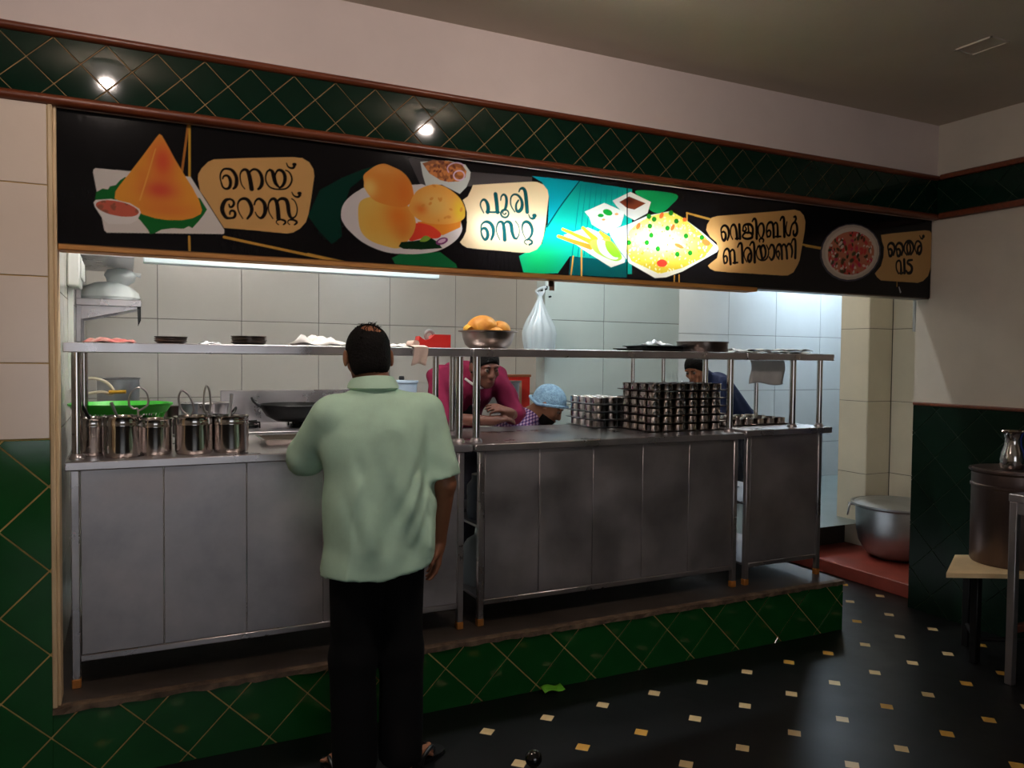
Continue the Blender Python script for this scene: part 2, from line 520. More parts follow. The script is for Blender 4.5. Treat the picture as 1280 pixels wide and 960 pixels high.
struct('added_window_1', MB().box(WX0, WX0 + .05, -3.3, -3.22, WZ0, WZ1).box(WX1 - .05, WX1, -3.3, -3.22, WZ0, WZ1).box(WX0, WX1, -3.3, -3.22, WZ0, WZ0 + .05).box(WX0, WX1, -3.3, -3.22, WZ1 - .05, WZ1).box(.175, .225, -3.3, -3.22, WZ0, WZ1), m_wood)
pd = bpy.data.lights.new('added_window_portal', 'AREA'); pd.shape = 'RECTANGLE'; pd.size = WX1 - WX0; pd.size_y = WZ1 - WZ0
pd.cycles.is_portal = True
po = bpy.data.objects.new('added_window_portal', pd); C.objects.link(po)
po.location = ((WX0 + WX1) / 2, -3.26, (WZ0 + WZ1) / 2); po.rotation_euler = (PI / 2, 0, PI)

# raised kitchen floor with the tiled kerb under the counters
wk = struct('wall_kerb', MB().box(XL, 3.90, WALL_Y, 3.44, 0, 0.286), m_grout)
diamonds(XL, 3.896, 0.0, 0.286, 1.476 - 6 * 0.3155 + 0.0, 0.031, 0.158, 0.158, 0.006, O, E1, E2, m_green, wk)
def rough_edge():
    mb = MB(); n = 120; V = []; F = []
    rnd = random.Random(3)
    for i in range(n + 1):
        x = XL + (3.905 - XL) * i / n
        j = [rnd.uniform(-0.004, 0.004) for _ in range(4)]
        V += [(x, WALL_Y + 0.03, 0.279), (x, WALL_Y - 0.014 + j[0], 0.279 + j[1]), (x, WALL_Y - 0.012 + j[2], 0.300), (x, WALL_Y + 0.03, 0.302)]
    for i in range(n):
        for k in range(3): F.append((i * 4 + k, i * 4 + k + 1, i * 4 + 5 + k, i * 4 + 4 + k))
    F += [(0, 1, 2, 3), (n * 4 + 3, n * 4 + 2, n * 4 + 1, n * 4)]
    return mb.add(V, F)
struct('trim_4', rough_edge(), m_ledge)
struct('floor_kitchen', MB().box(-0.40, 3.90, WALL_Y + 0.03, 4.7, 0.2, 0.302).box(-0.40, 8.4, 4.7, 6.7, -0.1, 0.302), m_ledge_top)
struct('floor_kitchen_tiles', MB().box(-0.26, 8.2, 4.5, 6.55, 0.302, 0.304), m_kfloor)
struct('floor_step', MB().box(4.82, 5.735, 3.50, 4.695, 0, 0.10, 0.006), m_red)

KZ = [0.302, 0.70, 1.30, 1.90, 2.50, H]
# kitchen walls: back, left, partition, passage pillar
wb = struct('wall_back', MB().box(-0.40, 8.4, 6.556, 6.7, 0.302, H), m_grout_k)
grid_tiles(cuts(-0.26, 3.6, 0.217, 0.607), KZ, (0, 6.557, 0), E1, E2, m_ktile, wb)
grid_tiles(cuts(3.6, 8.2, 5.787, 0.675), KZ, (0, 6.557, 0), E1, E2, m_ktile2, wb)
wkl = struct('wall_kitchen_left', MB().box(-0.40, -0.263, 3.49, 6.556, 0.302, H), m_grout_k)
grid_tiles(cuts(3.49, 6.55, 3.6, 0.6), KZ, (-0.264, 0, 0), (0, 1, 0), E2, m_ktile, wkl)
wp = struct('wall_partition', MB().box(2.637, 3.80, 4.856, 4.98, 0.302, H), m_grout_k)
grid_tiles([2.63, 3.119, 3.80], KZ, (0, 4.857, 0), E1, E2, m_ktile_p, wp)
grid_tiles([-4.98, -4.856], KZ, (2.638, 0, 0), (0, -1, 0), E2, m_ktile_p, wp)
wps = struct('wall_passage', MB().box(5.742, 8.4, 3.50, 4.79, 0, H), m_grout_k)
wpl = struct('wall_pillar', MB().box(5.466, 5.742, 4.507, 4.79, 0, H), m_grout_k)
struct('wall_passage_front', MB().box(XR + 0.12, 8.4, 3.38, 3.50, 0, H), m_paint_r)
PZ = [0.10, 0.70, 1.30, 1.90, 2.50, H]
grid_tiles([5.462, 5.735], PZ, (0, 4.508, 0), E1, E2, m_ktile3, wpl)
grid_tiles([-4.79, -4.505], PZ, (5.467, 0, 0), (0, -1, 0), E2, m_ktile3, wpl)
grid_tiles([-4.50, -3.95, -3.5], PZ, (5.743, 0, 0), (0, -1, 0), E2, m_ktile3, wps)
struct('wall_kitchen_right', MB().box(8.2, 8.4, 3.4, 6.7, 0.302, H), m_ktile2)
# ------------------------------------------------------------------ counters
def counter(label, x0, x1, zt, edges, fpipes, rpipes, shelf, cat='counter'):
    zb = 0.302
    t = thing('steel_counter', label, cat, ((x0 + x1) / 2, 3.9, zb), 'steel serving counters')
    wt = obj('worktop', MB().box(x0, x1, 3.505, 4.385, zt - 0.036, zt, 0.004), m_steel, t)
    for k, (x, y) in enumerate(((edges[0] - 0.018, 3.532), (edges[-1] + 0.018, 3.532), (edges[0] - 0.018, 4.33), (edges[-1] + 0.018, 4.33))):
        lg = obj('leg', MB().box(x - 0.015, x + 0.015, y - 0.015, y + 0.015, zb + 0.035, zt - 0.036, 0.003), m_steel, t)
        obj('foot', MB().box(x - 0.0165, x + 0.0165, y - 0.0165, y + 0.0165, zb, zb + 0.037, 0.003), m_brass, lg)
    for a, b in zip(edges[:-1], edges[1:]):
        obj('panel', MB().box(a + 0.0015, b - 0.0015, 3.524, 3.536, 0.432, zt - 0.037, 0.002), m_steel_panel, t)
    obj('bottom_rail', MB().box(edges[0] - 0.003, edges[-1] + 0.003, 3.520, 3.545, 0.405, 0.431, 0.003), m_steel, t)
    obj('lower_shelf', MB().box(edges[0], edges[-1], 3.548, 4.31, 0.405, 0.42, 0.002), m_steel, t)
    obj('middle_shelf', MB().box(edges[0], edges[-1], 3.548, 4.31, 0.77, 0.785, 0.002), m_steel, t)
    sx0, sx1, sy0, sy1, zs = shelf
    obj('overshelf', MB().box(sx0, sx1, sy0, sy1, zs - 0.040, zs, 0.003), m_steel, t)
    for (x, y, r) in fpipes + rpipes:
        p = obj('shelf_pipe', MB().tube([(x, y, zt - 0.001), (x, y, zs - 0.038)], r, 16), m_steel_bright, t)
        obj('pipe_collar', MB().lathe([(r + 0.012, 0), (r + 0.012, 0.006), (r + 0.006, 0.016), (r + 0.001, 0.022), (r + 0.001, 0)], 16, (x, y, zt)), m_steel, p)
    return t
counter('long steel counter with pots at the left end, standing behind the man in green', -0.218, 1.512, 1.206,
        [-0.165, 0.137, 0.463, 0.79, 1.115, 1.440],
        [(-0.178, 3.60, 0.019), (1.485, 3.62, 0.019)], [(-0.168, 3.98, 0.017), (1.515 - 0.02, 3.98, 0.017)], (-0.222, 1.508, 3.53, 4.03, 1.675))
counter('middle steel counter of five panels carrying the stacked cup trays', 1.526, 3.235, 1.206,
        [1.585, 1.89, 2.211, 2.528, 2.845, 3.165],
        [(1.578, 3.62, 0.019), (3.200, 3.60, 0.019)], [(1.60, 4.0, 0.017), (3.205, 3.83, 0.017), (2.80, 4.02, 0.012), (3.03, 4.02, 0.012)], (1.522, 3.262, 3.53, 4.05, 1.675))
counter('short dark steel counter at the right end of the row', 3.245, 3.945, 1.220,
        [3.298, 3.84], [(3.70, 3.60, 0.019), (3.895, 3.57, 0.017)], [(3.80, 4.02, 0.014)], (3.268, 3.975, 3.53, 4.03, 1.672))

# ------------------------------------------------------------------ pots on the first counter
ZT = 1.206
def pot_mesh(r, h):
    return MB().lathe([(0, 0), (r * .9, 0), (r * .97, .006), (r, .02), (r, h * .76), (r * 1.025, h * .78), (r * 1.025, h * .81), (r, h * .83), (r * 1.0, h * .95), (r * 1.06, h), (r * 1.04, h + .002), (r * .97, h * .955), (r * .96, .02), (0, .012)], 40)
pots = [(-0.125, 3.735, .075, .155, 'steel pot behind the front pot, next to the left shelf pipe'),
        (-0.015, 3.635, .074, .165, 'front steel pot on the counter with a spoon standing in it'),
        (0.110, 3.665, .068, .150, 'narrow steel pot in the middle of the row of five pots'),
        (0.262, 3.635, .077, .160, 'wide steel pot, second from the right of the pot row'),
        (0.412, 3.645, .075, .158, 'rightmost steel pot of the row, with a spoon handle up')]
for x, y, r, h, lb in pots:
    t = thing('steel_pot', lb, 'pot', (x, y, ZT), 'steel gravy pots on the counter')
    obj('pot_body', pot_mesh(r, h), m_steel_bright, t, world=False)
    obj('gravy', MB().lathe([(0, h * .55), (r * .96, h * .55)], 24), mat('gravy', (120, 70, 30), 0.4), t, world=False)
def ladle(label, p0, p1, r, m, bowl=True):
    p0 = Vector(p0); p1 = Vector(p1)
    t = thing('ladle', label, 'ladle', p0, 'ladles in the pots')
    mid = p0.lerp(p1, 0.5) + Vector((0, 0, 0.004))
    obj('handle', MB().tube([p0, mid, p1], [r * .8, r, r * 1.3], 8), m, t)
    if bowl: obj('ladle_bowl', MB().lathe([(0, -.012), (.018, -.008), (.026, .006), (.024, .006), (.016, -.006), (0, -.009)], 16, p0), m_steel, t)
ladle('black handled ladle leaning left out of the rear pot', (-0.09, 3.74, ZT + .05), (-0.165, 3.66, ZT + .215), .006, m_black_plastic)
ladle('grey spoon handle leaning out of the front pot', (0.0, 3.64, ZT + .06), (-0.055, 3.62, ZT + .225), .005, m_alu)
ladle('pale spoon handle standing in the rightmost pot', (0.40, 3.65, ZT + .05), (0.425, 3.72, ZT + .25), .006, m_alu)
def wire_loop(label, base, hw, hh, tilt, seat):
    bx, by, bz = base
    pts = [(bx, by, seat), (bx, by, bz), (bx - hw * .5, by, bz + .01), (bx - hw, by, bz + hh * .3), (bx - hw * .85, by, bz + hh * .75), (bx, by, bz + hh), (bx + hw * .85, by, bz + hh * .75), (bx + hw, by, bz + hh * .3), (bx + hw * .5, by, bz + .01), (bx, by, bz)]
    pts = [(x + tilt * (z - bz), y, z) for x, y, z in pts]
    pts = [tuple(p) for p in catmull(pts, 4)]
    t = thing('serving_ladle', label, 'ladle', (bx, by, seat), 'wire handled ladles')
    obj('wire_handle', MB().tube(pts, .0042, 8), m_steel, t)
    obj('ladle_bowl', MB().lathe([(0, -.01), (.02, -.006), (.028, .008), (.026, .008), (.018, -.004), (0, -.007)], 16, (bx, by, seat)), m_steel, t)
wire_loop('wire loop handle standing up from the front pot', (0.045, 3.66, ZT + .185), .036, .10, 0.05, ZT + .06)
wire_loop('left wire loop handle leaning out of the wide pot', (0.245, 3.66, ZT + .16), .026, .11, -0.25, ZT + .06)
wire_loop('narrow wire loop handle upright over the wide pot', (0.318, 3.68, ZT + .165), .014, .125, 0.0, ZT + .06)

# steel tray on the counter in front of the man
def rim_tray(w, d, h, lip, m_):
    mb = MB(); a = w / 2; b = d / 2
    rings = [(a * .92, b * .92, 0), (a, b, h), (a + lip, b + lip, h), (a + lip, b + lip, h - .003), (a - .004, b - .004, .004 if False else h - .006), (a * .9, b * .9, .003)]
    V = []
    for x, y, z in rings: V += [(-x, -y, z), (x, -y, z), (x, y, z), (-x, y, z)]
    F = [(0, 3, 2, 1)]
    for i in range(len(rings) - 1):
        for k in range(4):
            F.append((i * 4 + k, i * 4 + (k + 1) % 4, i * 4 + 4 + (k + 1) % 4, i * 4 + 4 + k))
    n = (len(rings) - 1) * 4
    F.append((n, n + 1, n + 2, n + 3))
    return mb.add(V, F)
t = thing('steel_tray', 'flat steel tray with raised rim on the counter beside the green shirt', 'tray', (0.745, 3.93, ZT))
obj('tray_body', rim_tray(.32, .22, .028, .012, m_steel), m_steel_bright, t, world=False)
t = thing('plate', 'small steel plate on the counter by the right shelf pipes', 'plate', (1.36, 3.80, ZT))
obj('plate_body', MB().lathe([(0, 0), (.07, 0), (.095, .016), (.10, .016), (.10, .013), (.072, .003), (0, .003)], 32), m_steel, t, world=False)

# green colander behind the pots
t = thing('plastic_basket', 'bright green plastic basket with slotted sides behind the pots', 'basket', (-0.02, 4.16, ZT))
obj('basket_floor', MB().lathe([(0, 0), (.11, 0), (.115, .012), (0, .010)], 40, sx=1.1), m_green_plastic, t, world=False)
for k in range(40):
    a = 2 * PI * k / 40; ca, sa = math.cos(a) * 1.1, math.sin(a)
    obj('slat', MB().tube([(.112 * ca, .112 * sa, .005), (.15 * ca, .15 * sa, .09), (.178 * ca, .178 * sa, .165)], .0040, 6), m_green_plastic, t, world=False)
for z, r in ((.045, .133), (.10, .156)):
    obj('hoop', MB().lathe([(r - .003, z), (r + .003, z), (r + .006, z + .022), (r, z + .022), (r - .003, z)], 40, sx=1.1), m_green_plastic, t, world=False)
obj('rim', MB().lathe([(.172, .15), (.180, .15), (.198, .183), (.204, .183), (.204, .192), (.192, .192), (.172, .155)], 40, sx=1.1), m_green_plastic, t, world=False)

# ------------------------------------------------------------------ stove table at the back of the stove bay
ZK = 0.304
t = thing('stove_table', 'steel cooking table with burners behind the left counter', 'table', (0.75, 5.1, ZK))
obj('table_top', MB().box(-0.20, 1.75, 4.75, 5.45, 1.15, 1.185, 0.004), m_steel, t)
for x in (-0.17, 0.75, 1.72):
    for y in (4.78, 5.42): obj('leg', MB().box(x - .018, x + .018, y - .018, y + .018, ZK, 1.15), m_steel, t)
obj('backsplash', MB().box(0.55, 1.75, 5.40, 5.42, 1.185, 1.40, 0.003), m_steel, t)
for x in (0.66, 1.0, 1.40):
    b = obj('burner', MB().lathe([(0, .03), (.05, .03), (.06, .02), (.075, .02), (.075, 0), (0, 0)], 24, (x, 5.05, 1.185)), m_black_iron, t)
    for k in range(4):
        a = PI / 4 + k * PI / 2
        obj('pan_support', MB().tube([(x + .10 * math.cos(a), 5.05 + .10 * math.sin(a), 1.187), (x + .10 * math.cos(a), 5.05 + .10 * math.sin(a), 1.222), (x + .03 * math.cos(a), 5.05 + .03 * math.sin(a), 1.222)], .006, 6), m_black_iron, b)
def kadai(label, loc, r, h, m_):
    t = thing('frying_pan', label, 'pan', loc, 'black frying pans')
    obj('pan_body', MB().lathe([(0, 0), (r * .5, .004), (r * .8, h * .35), (r * .97, h * .85), (r * 1.03, h), (r * 1.02, h + .004), (r * .94, h * .85), (r * .77, h * .38), (r * .48, .01), (0, .008)], 36), m_, t, world=False)
    for s in (-1, 1):
        p = [(s * r * .98, -.04, h * .9), (s * (r + .03), -.035, h + .02), (s * (r + .045), 0, h + .045), (s * (r + .03), .035, h + .02), (s * r * .98, .04, h * .9)]
        obj('pan_handle', MB().tube([tuple(q) for q in catmull(p, 4)], .007, 8), m_, t, world=False)
kadai('big round black iron pan with loop handles left of the man in green', (0.93, 4.98, 1.222), .20, .105, m_black_iron)
kadai('smaller dark pan behind the spoons, left of the stove', (0.44, 4.95, 1.186), .105, .085, m_black_iron)
t = thing('cook_pot', 'tall grey steel pot behind the green basket', 'pot', (-0.04, 5.12, 1.186))
obj('pot_body', MB().lathe([(0, 0), (.105, 0), (.11, .01), (.112, .295), (.120, .302), (.117, .305), (.107, .295), (.105, .012), (0, .01)], 40), m_alu, t, world=False)
t = thing('gas_hose', 'cream gas hose with a yellow brass end by the left shelf pipe', 'hose', (-0.20, 4.88, 1.30))
pts = [tuple(p) for p in catmull([(-.235, 4.86, 1.475), (-.17, 4.86, 1.497), (-.10, 4.87, 1.475), (-.065, 4.88, 1.43), (-.075, 4.89, 1.405), (-.12, 4.88, 1.42), (-.20, 4.87, 1.41)], 5)]
obj('hose_line', MB().tube(pts, .009, 10), m_hose, t)
obj('hose_tip', MB().tube([(-.085, 4.87, 1.42), (.0, 4.86, 1.421)], .010, 10), m_yellow, t)
t = thing('steel_cup', 'small dark steel tumbler between the basket and the stove', 'cup', (0.225, 4.70 + .1, 1.186))
obj('cup_body', MB().lathe([(0, 0), (.036, 0), (.042, .15), (.045, .152), (.045, .155), (.040, .15), (.034, .006), (0, .005)], 24), m_steel_dark, t, world=False)
t = thing('steel_cup', 'pale steel tumbler beside the dark tumbler by the stove', 'cup', (0.325, 4.85, 1.186))
obj('cup_body', MB().lathe([(0, 0), (.040, 0), (.046, .16), (.049, .162), (.049, .165), (.044, .16), (.038, .006), (0, .005)], 24), m_alu, t, world=False)
t = thing('mixing_bowl', 'wide grey steel bowl behind the wire ladles', 'bowl', (0.45, 5.235, 1.186))
obj('bowl_body', MB().lathe([(0, 0), (.06, 0), (.11, .05), (.135, .14), (.145, .142), (.145, .147), (.13, .14), (.105, .052), (.055, .006), (0, .005)], 32), m_steel, t, world=False)
t = thing('plastic_tub', 'pale blue plastic tub standing behind the man in green', 'tub', (1.66, 5.05, 1.186))
obj('tub_body', MB().lathe([(0, 0), (.085, 0), (.10, .27), (.108, .272), (.108, .285), (.102, .285), (.095, .27), (.08, .01), (0, .008)], 32), mat('pale_blue_plastic', (176, 196, 214), 0.4), t, world=False)
t2 = single('tap_knob', 'small black knob above the pale blue tub', 'knob', MB().lathe([(0, -.012), (.016, -.012), (.02, 0), (.016, .014), (0, .016)], 16), m_black_plastic, (1.655, 5.05, 1.186 + .285 + .016))
t3 = thing('milk_can', 'grey dented can beside the pale blue tub', 'can', (1.50, 4.9, 1.186))
obj('can_body', MB().lathe([(0, 0), (.07, 0), (.075, .02), (.075, .15), (.055, .19), (.05, .21), (.055, .22), (.045, .22), (0, .2)], 24), m_alu, t3, world=False)

# table at the rear for the pot and red carton between the two cooks
t = thing('side_table', 'steel table behind the two cooks carrying the pot', 'table', (2.55, 5.9, ZK))
obj('table_top', MB().box(2.05, 3.2, 5.65, 6.2, 1.15, 1.18, 0.004), m_steel, t)
for x in (2.08, 3.17):
    for y in (5.68, 6.17): obj('leg', MB().box(x - .018, x + .018, y - .018, y + .018, ZK, 1.15), m_steel, t)
t = thing('aluminium_pot', 'aluminium cooking pot with rolled rim beside the red carton', 'pot', (2.76, 5.80, 1.181))
obj('pot_body', MB().lathe([(0, 0), (.125, 0), (.135, .02), (.138, .245), (.15, .25), (.15, .262), (.14, .262), (.13, .245), (.127, .02), (0, .012)], 40), m_alu, t, world=False)
t = thing('carton', 'red and brown open carton right behind the aluminium pot', 'box', (2.96, 5.98, 1.181))
obj('carton_side', MB().box(2.84, 3.08, 5.93, 6.03, 1.181, 1.47, .003), mat('red_card', (214, 48, 36), .6, vary=.1), t)
obj('carton_flap', MB().box(2.80, 3.09, 5.925, 6.035, 1.47, 1.49, .002), mat('brown_card', (150, 92, 56), .7), t)
obj('carton_label', MB().box(2.85, 3.0, 5.925, 5.93, 1.22, 1.44), mat('beige_print', (206, 168, 140), .6), t)

# unlit batten fitting above the stove bay
t = thing('batten_light', 'pale unlit batten light fitting hanging under the sign above the stove', 'light', (0.9, 4.62, 2.11))
obj('batten_body', MB().box(0.085, 1.75, 4.60, 4.66, 2.112, 2.150, 0.006), mat('pale_batten', (214, 230, 236), .3), t)
for x in (.35, 1.5): obj('hanger', MB().tube([(x, 4.63, 2.149), (x, 4.63, H)], .006, 6), m_white_plastic, t)

# wall rack with the pouch of batter
t = thing('wall_rack', 'two-tier steel wall rack fixed to the left kitchen wall', 'rack', (-0.08, 5.4, 2.0))
obj('rack_shelf', MB().box(-0.257, 0.085, 5.18, 5.62, 2.035 - .125, 2.075 - .125, 0.003), m_steel, t)
obj('rack_shelf', MB().box(-0.257, 0.045, 4.75, 5.62, 2.150, 2.18, 0.003), m_steel, t)
for y in (5.22, 5.58):
    obj('rack_post', MB().box(-0.257, -0.232, y - .012, y + .012, 1.70, 2.42, .002), m_steel, t)
for y in (5.22, 5.58):
    obj('bracket', MB().add([(-.235, y - .004, 1.83), (-.235, y - .004, 1.91), (.06, y - .004, 1.91), (.06, y - .004, 1.90), (-.235, y + .004, 1.83), (-.235, y + .004, 1.91), (.06, y + .004, 1.91), (.06, y + .004, 1.90)], [(0, 1, 2, 3), (7, 6, 5, 4), (0, 4, 5, 1), (1, 5, 6, 2), (2, 6, 7, 3), (3, 7, 4, 0)]), m_steel, t)
obj('end_plate', MB().add([(.062, 5.2, 1.91), (.082, 5.2, 1.91), (.082, 5.2, 1.83), (.066, 5.2, 1.795), (.062, 5.22, 1.91), (.082, 5.22, 1.91), (.082, 5.22, 1.83), (.066, 5.22, 1.795)], [(0, 1, 2, 3), (7, 6, 5, 4), (0, 4, 5, 1), (1, 5, 6, 2), (2, 6, 7, 3), (3, 7, 4, 0)]), m_black_iron, t)
t = thing('switch_box', 'white plastic switch box on the left kitchen wall', 'switch box', (-0.24, 4.55, 2.05))
obj('box_body', MB().box(-0.257, -0.20, 4.42, 4.68, 1.96, 2.13, .008), m_white_plastic, t)
for k in range(4): obj('switch', MB().box(-0.20, -0.188, 4.44 + k * .06, 4.48 + k * .06, 2.0, 2.09, .004), m_white_plastic, t)
obj('conduit', MB().box(-0.257, -0.235, 4.50, 4.53, 1.45, 1.96).box(-0.257, -0.235, 4.50, 4.53, 2.13, 2.6), m_white_plastic, t)
single('conduit_pipe', 'short grey conduit pipe on the end of the right wall', 'pipe', MB().tube([(0, 0, 0), (0, 0, .62)], .014, 10), m_grey_plastic, (XR + .015, 3.507, 1.83))

# ------------------------------------------------------------------ things on the overshelves
ZS = 1.675
def crumple(name, label, cat, loc, w, d, h, m_, seed, rz=0.0, flat=0.35, nx=14, ny=12, group=None):
    r = random.Random(seed)
    ph = [r.uniform(0, 6.28) for _ in range(8)]
    def f(u, v):
        x = (u - .5) * w; y = (v - .5) * d
        z = h * (.5 + .28 * math.sin(7 * u + ph[0]) * math.sin(5 * v + ph[1]) + .22 * math.sin(13 * u + 6 * v + ph[2]) + .12 * math.sin(19 * v - 9 * u + ph[3]))
        e = min(u, 1 - u, v, 1 - v) * 4
        z *= min(1, flat + e)
        return (x + .03 * w * math.sin(11 * v + ph[4]), y + .03 * d * math.sin(9 * u + ph[5]), max(.002, z))
    return single(name, label, cat, MB().sheet(nx, ny, f), m_, loc, group, rz, solid=.0012)
def hang_sheet(name, label, cat, x0, x1, y, z0, z1, m_, seed, over=.12, group=None):
    r = random.Random(seed); ph = r.uniform(0, 6)
    def f(u, v):
        x = x0 + (x1 - x0) * u
        L = (z1 - z0); s = v * (L + over)
        bow = .006 * math.sin(9 * u + ph) * min(1, max(0, s - over) / L)
        if s < over: return (x, y + over - s + .006, z1 + .004)
        return (x + .01 * math.sin(5 * v + ph), y - .012 - bow - .05 * (s - over) * .2, z1 + .004 - (s - over) * (1 - .06 * math.sin(6 * u + ph)))
    V = MB().sheet(12, 16, f)
    V.v = [(a - (x0 + x1) / 2, b - y, c - z1) for a, b, c in V.v]
    return single(name, label, cat, V, m_, ((x0 + x1) / 2, y, z1), group, solid=.0012)
crumple('plastic_packet', 'flat red and clear plastic packet at the left end of the shelf', 'packet', (-.06, 3.68, ZS), .19, .12, .026, mat('red_film', (214, 84, 84), .35, col2=(226, 190, 180), scale=14), 3)
def plate_stack(label, loc, n, r, m_):
    for k in range(n):
        o = thing('plate', label[k] if isinstance(label, list) else label, 'plate', (loc[0] + random.uniform(-.004, .004), loc[1], loc[2] + k * .0085), 'plates stacked on the shelf')
        obj('plate_body', MB().lathe([(0, 0), (r * .75, 0), (r * .96, .012), (r, .013), (r, .016), (r * .95, .0155), (r * .74, .004), (0, .004)], 32), m_, o, world=False)
names = ['lowest', 'second', 'third', 'top']
plate_stack(['dark plate, lowest of the low stack on the left shelf', 'dark plate, middle of the low stack on the left shelf', 'dark plate on top of the low stack on the left shelf'], (.18, 3.74, ZS), 3, .068, m_steel_dark)
plate_stack([f'round steel plate, {n} in the stack near the stove pan' for n in names], (.505, 3.74, ZS), 4, .078, m_steel_dark)
crumple('foil_wrapper', 'small crumpled silver wrapper between two plate stacks', 'wrapper', (.33, 3.70, ZS), .09, .06, .018, m_alu, 9)
crumple('paper_napkins', 'crumpled white paper napkins on the shelf left of the bald head', 'paper', (.80, 3.69, ZS), .24, .16, .055, m_paper, 5)
crumple('paper_napkins', 'flat white paper sheet on the shelf right of the bald head', 'paper', (1.17, 3.70, ZS), .13, .14, .022, m_paper, 8)
hang_sheet('hanging_tissue', 'pinkish tissue strip hanging over the shelf edge left of the tape dispenser', 'tissue', 1.205, 1.275, 3.535, ZS - .085, ZS + .006, mat('pink_tissue', (222, 196, 184), .8), 6, .10)
single('sheet_roll', 'rolled tissue end lying on the shelf beside the tape dispenser', 'tissue', MB().tube([(0, -.05, .017), (0, .05, .017)], .017, 14), mat('pink_tissue_roll', (216, 190, 178), .8), (1.235, 3.60, ZS))
# tape dispenser
t = thing('tape_dispenser', 'red desktop tape dispenser on the shelf', 'tape dispenser', (1.36, 3.66, ZS))
obj('dispenser_body', MB().prism([(-.082, 0), (.082, 0), (.082, .066), (.0, .066), (-.026, .044), (-.050, .036), (-.066, .046), (-.080, .056), (-.085, .03)], -.03, .03), m_red_plastic, t, world=False)
obj('tape_roll', MB().torus((-.018, 0, .062), .022, .009, (0, 1, 0), 24, 8), m_grey_plastic, t, world=False)
# bowl of pooris
m_bowl = mat('dull_steel_bowl', (150, 138, 130), .3, 1.0, vary=.15, scale=5)
t = thing('steel_bowl', 'steel bowl with flared rim holding the fried pooris', 'bowl', (1.685, 3.72, ZS))
obj('bowl_body', MB().lathe([(0, 0), (.095, 0), (.118, .02), (.132, .055), (.138, .085), (.154, .088), (.156, .092), (.136, .093), (.128, .06), (.112, .024), (.09, .006), (0, .005)], 48), m_bowl, t, world=False)
for k, (x, y, z, r, sq) in enumerate([(-.035, -.01, .105, .080, .85), (.065, .0, .098, .058, .85), (-.075, .03, .095, .05, .8), (.02, .05, .10, .06, .8), (.0, -.05, .075, .06, .7)]):
    wob = lambda a, zz, q=k: 1 + .04 * math.sin(3 * a + q) + .03 * math.sin(5 * a + zz * 60 + q)
    lb = ['largest puffed golden poori heaped at the left of the bowl', 'smaller round poori at the right of the bowl', 'poori peeking out at the left rim of the bowl', 'poori at the back of the bowl', 'poori lying low in the middle of the bowl'][k]
    single('poori', lb, 'bread', MB().lathe([(r * math.sin(PI * i / 14), -r * sq * math.cos(PI * i / 14)) for i in range(15)], 28, wob=wob), m_poori, (1.685 + x, 3.72 + y, ZS + z), 'pooris in the steel bowl')
single('banana_leaf_piece', 'small yellow packet sticking out at the left rim of the bowl', 'packet', MB().sheet(4, 4, lambda u, v: (u * .05 - .025, (v - .5) * .05, .02 * math.sin(3 * u) + .012 * v)), m_yellow, (1.57, 3.70, ZS + .092), solid=.001)
# black trays with foil, cake tin
def flat_tray(label, loc, w, d, rz, m_=m_black_iron):
    t = thing('black_tray', label, 'tray', loc, 'dark trays on the middle shelf')
    t.rotation_euler = (0, 0, rz)
    obj('tray_body', rim_tray(w, d, .016, .01, m_), m_, t, world=False)
flat_tray('dark baking tray, lower of the two on the middle shelf', (2.72, 3.74, ZS), .30, .26, .03)
flat_tray('dark baking tray, upper of the two on the middle shelf', (2.77, 3.76, ZS + .017), .26, .24, -.08)
crumple('foil_sheet', 'crumpled silver foil on the dark baking trays', 'foil', (2.775, 3.76, ZS + .0345), .16, .12, .032, mat('foil', (226, 230, 236), .3, .6), 12)
t = thing('cake_tin', 'round steel tin lying on the shelf above the stacked trays', 'tin', (3.095, 3.73, ZS))
obj('tin_body', MB().lathe([(0, 0), (.148, 0), (.150, .004), (.152, .056), (.155, .058), (.155, .062), (.148, .06), (.146, .006), (0, .005)], 44), m_steel_dark, t, world=False)
# papers on the right shelf
for k, (x, y, z, rz) in enumerate([(3.44, 3.72, .0, .15), (3.47, 3.74, .012, -.2), (3.74, 3.72, .0, -.1), (3.80, 3.74, .016, .25)]):
    lb = ['flat grey paper sheet at the left of the right-end shelf', 'curled paper sheet on top at the left of the right-end shelf', 'flat grey paper sheet at the right of the right-end shelf', 'curled paper sheet on top at the right of the right-end shelf'][k]
    crumple('paper_sheet', lb, 'paper', (x, y, 1.672 + z), .24, .20, .018, m_paper_g, 20 + k, rz, flat=1.0, group='papers on the right shelf')
hang_sheet('hanging_paper', 'grey paper hanging down from the right-end shelf', 'paper', 3.36, 3.63, 3.62, 1.628 - .145, 1.626, m_paper_g, 31, .0)

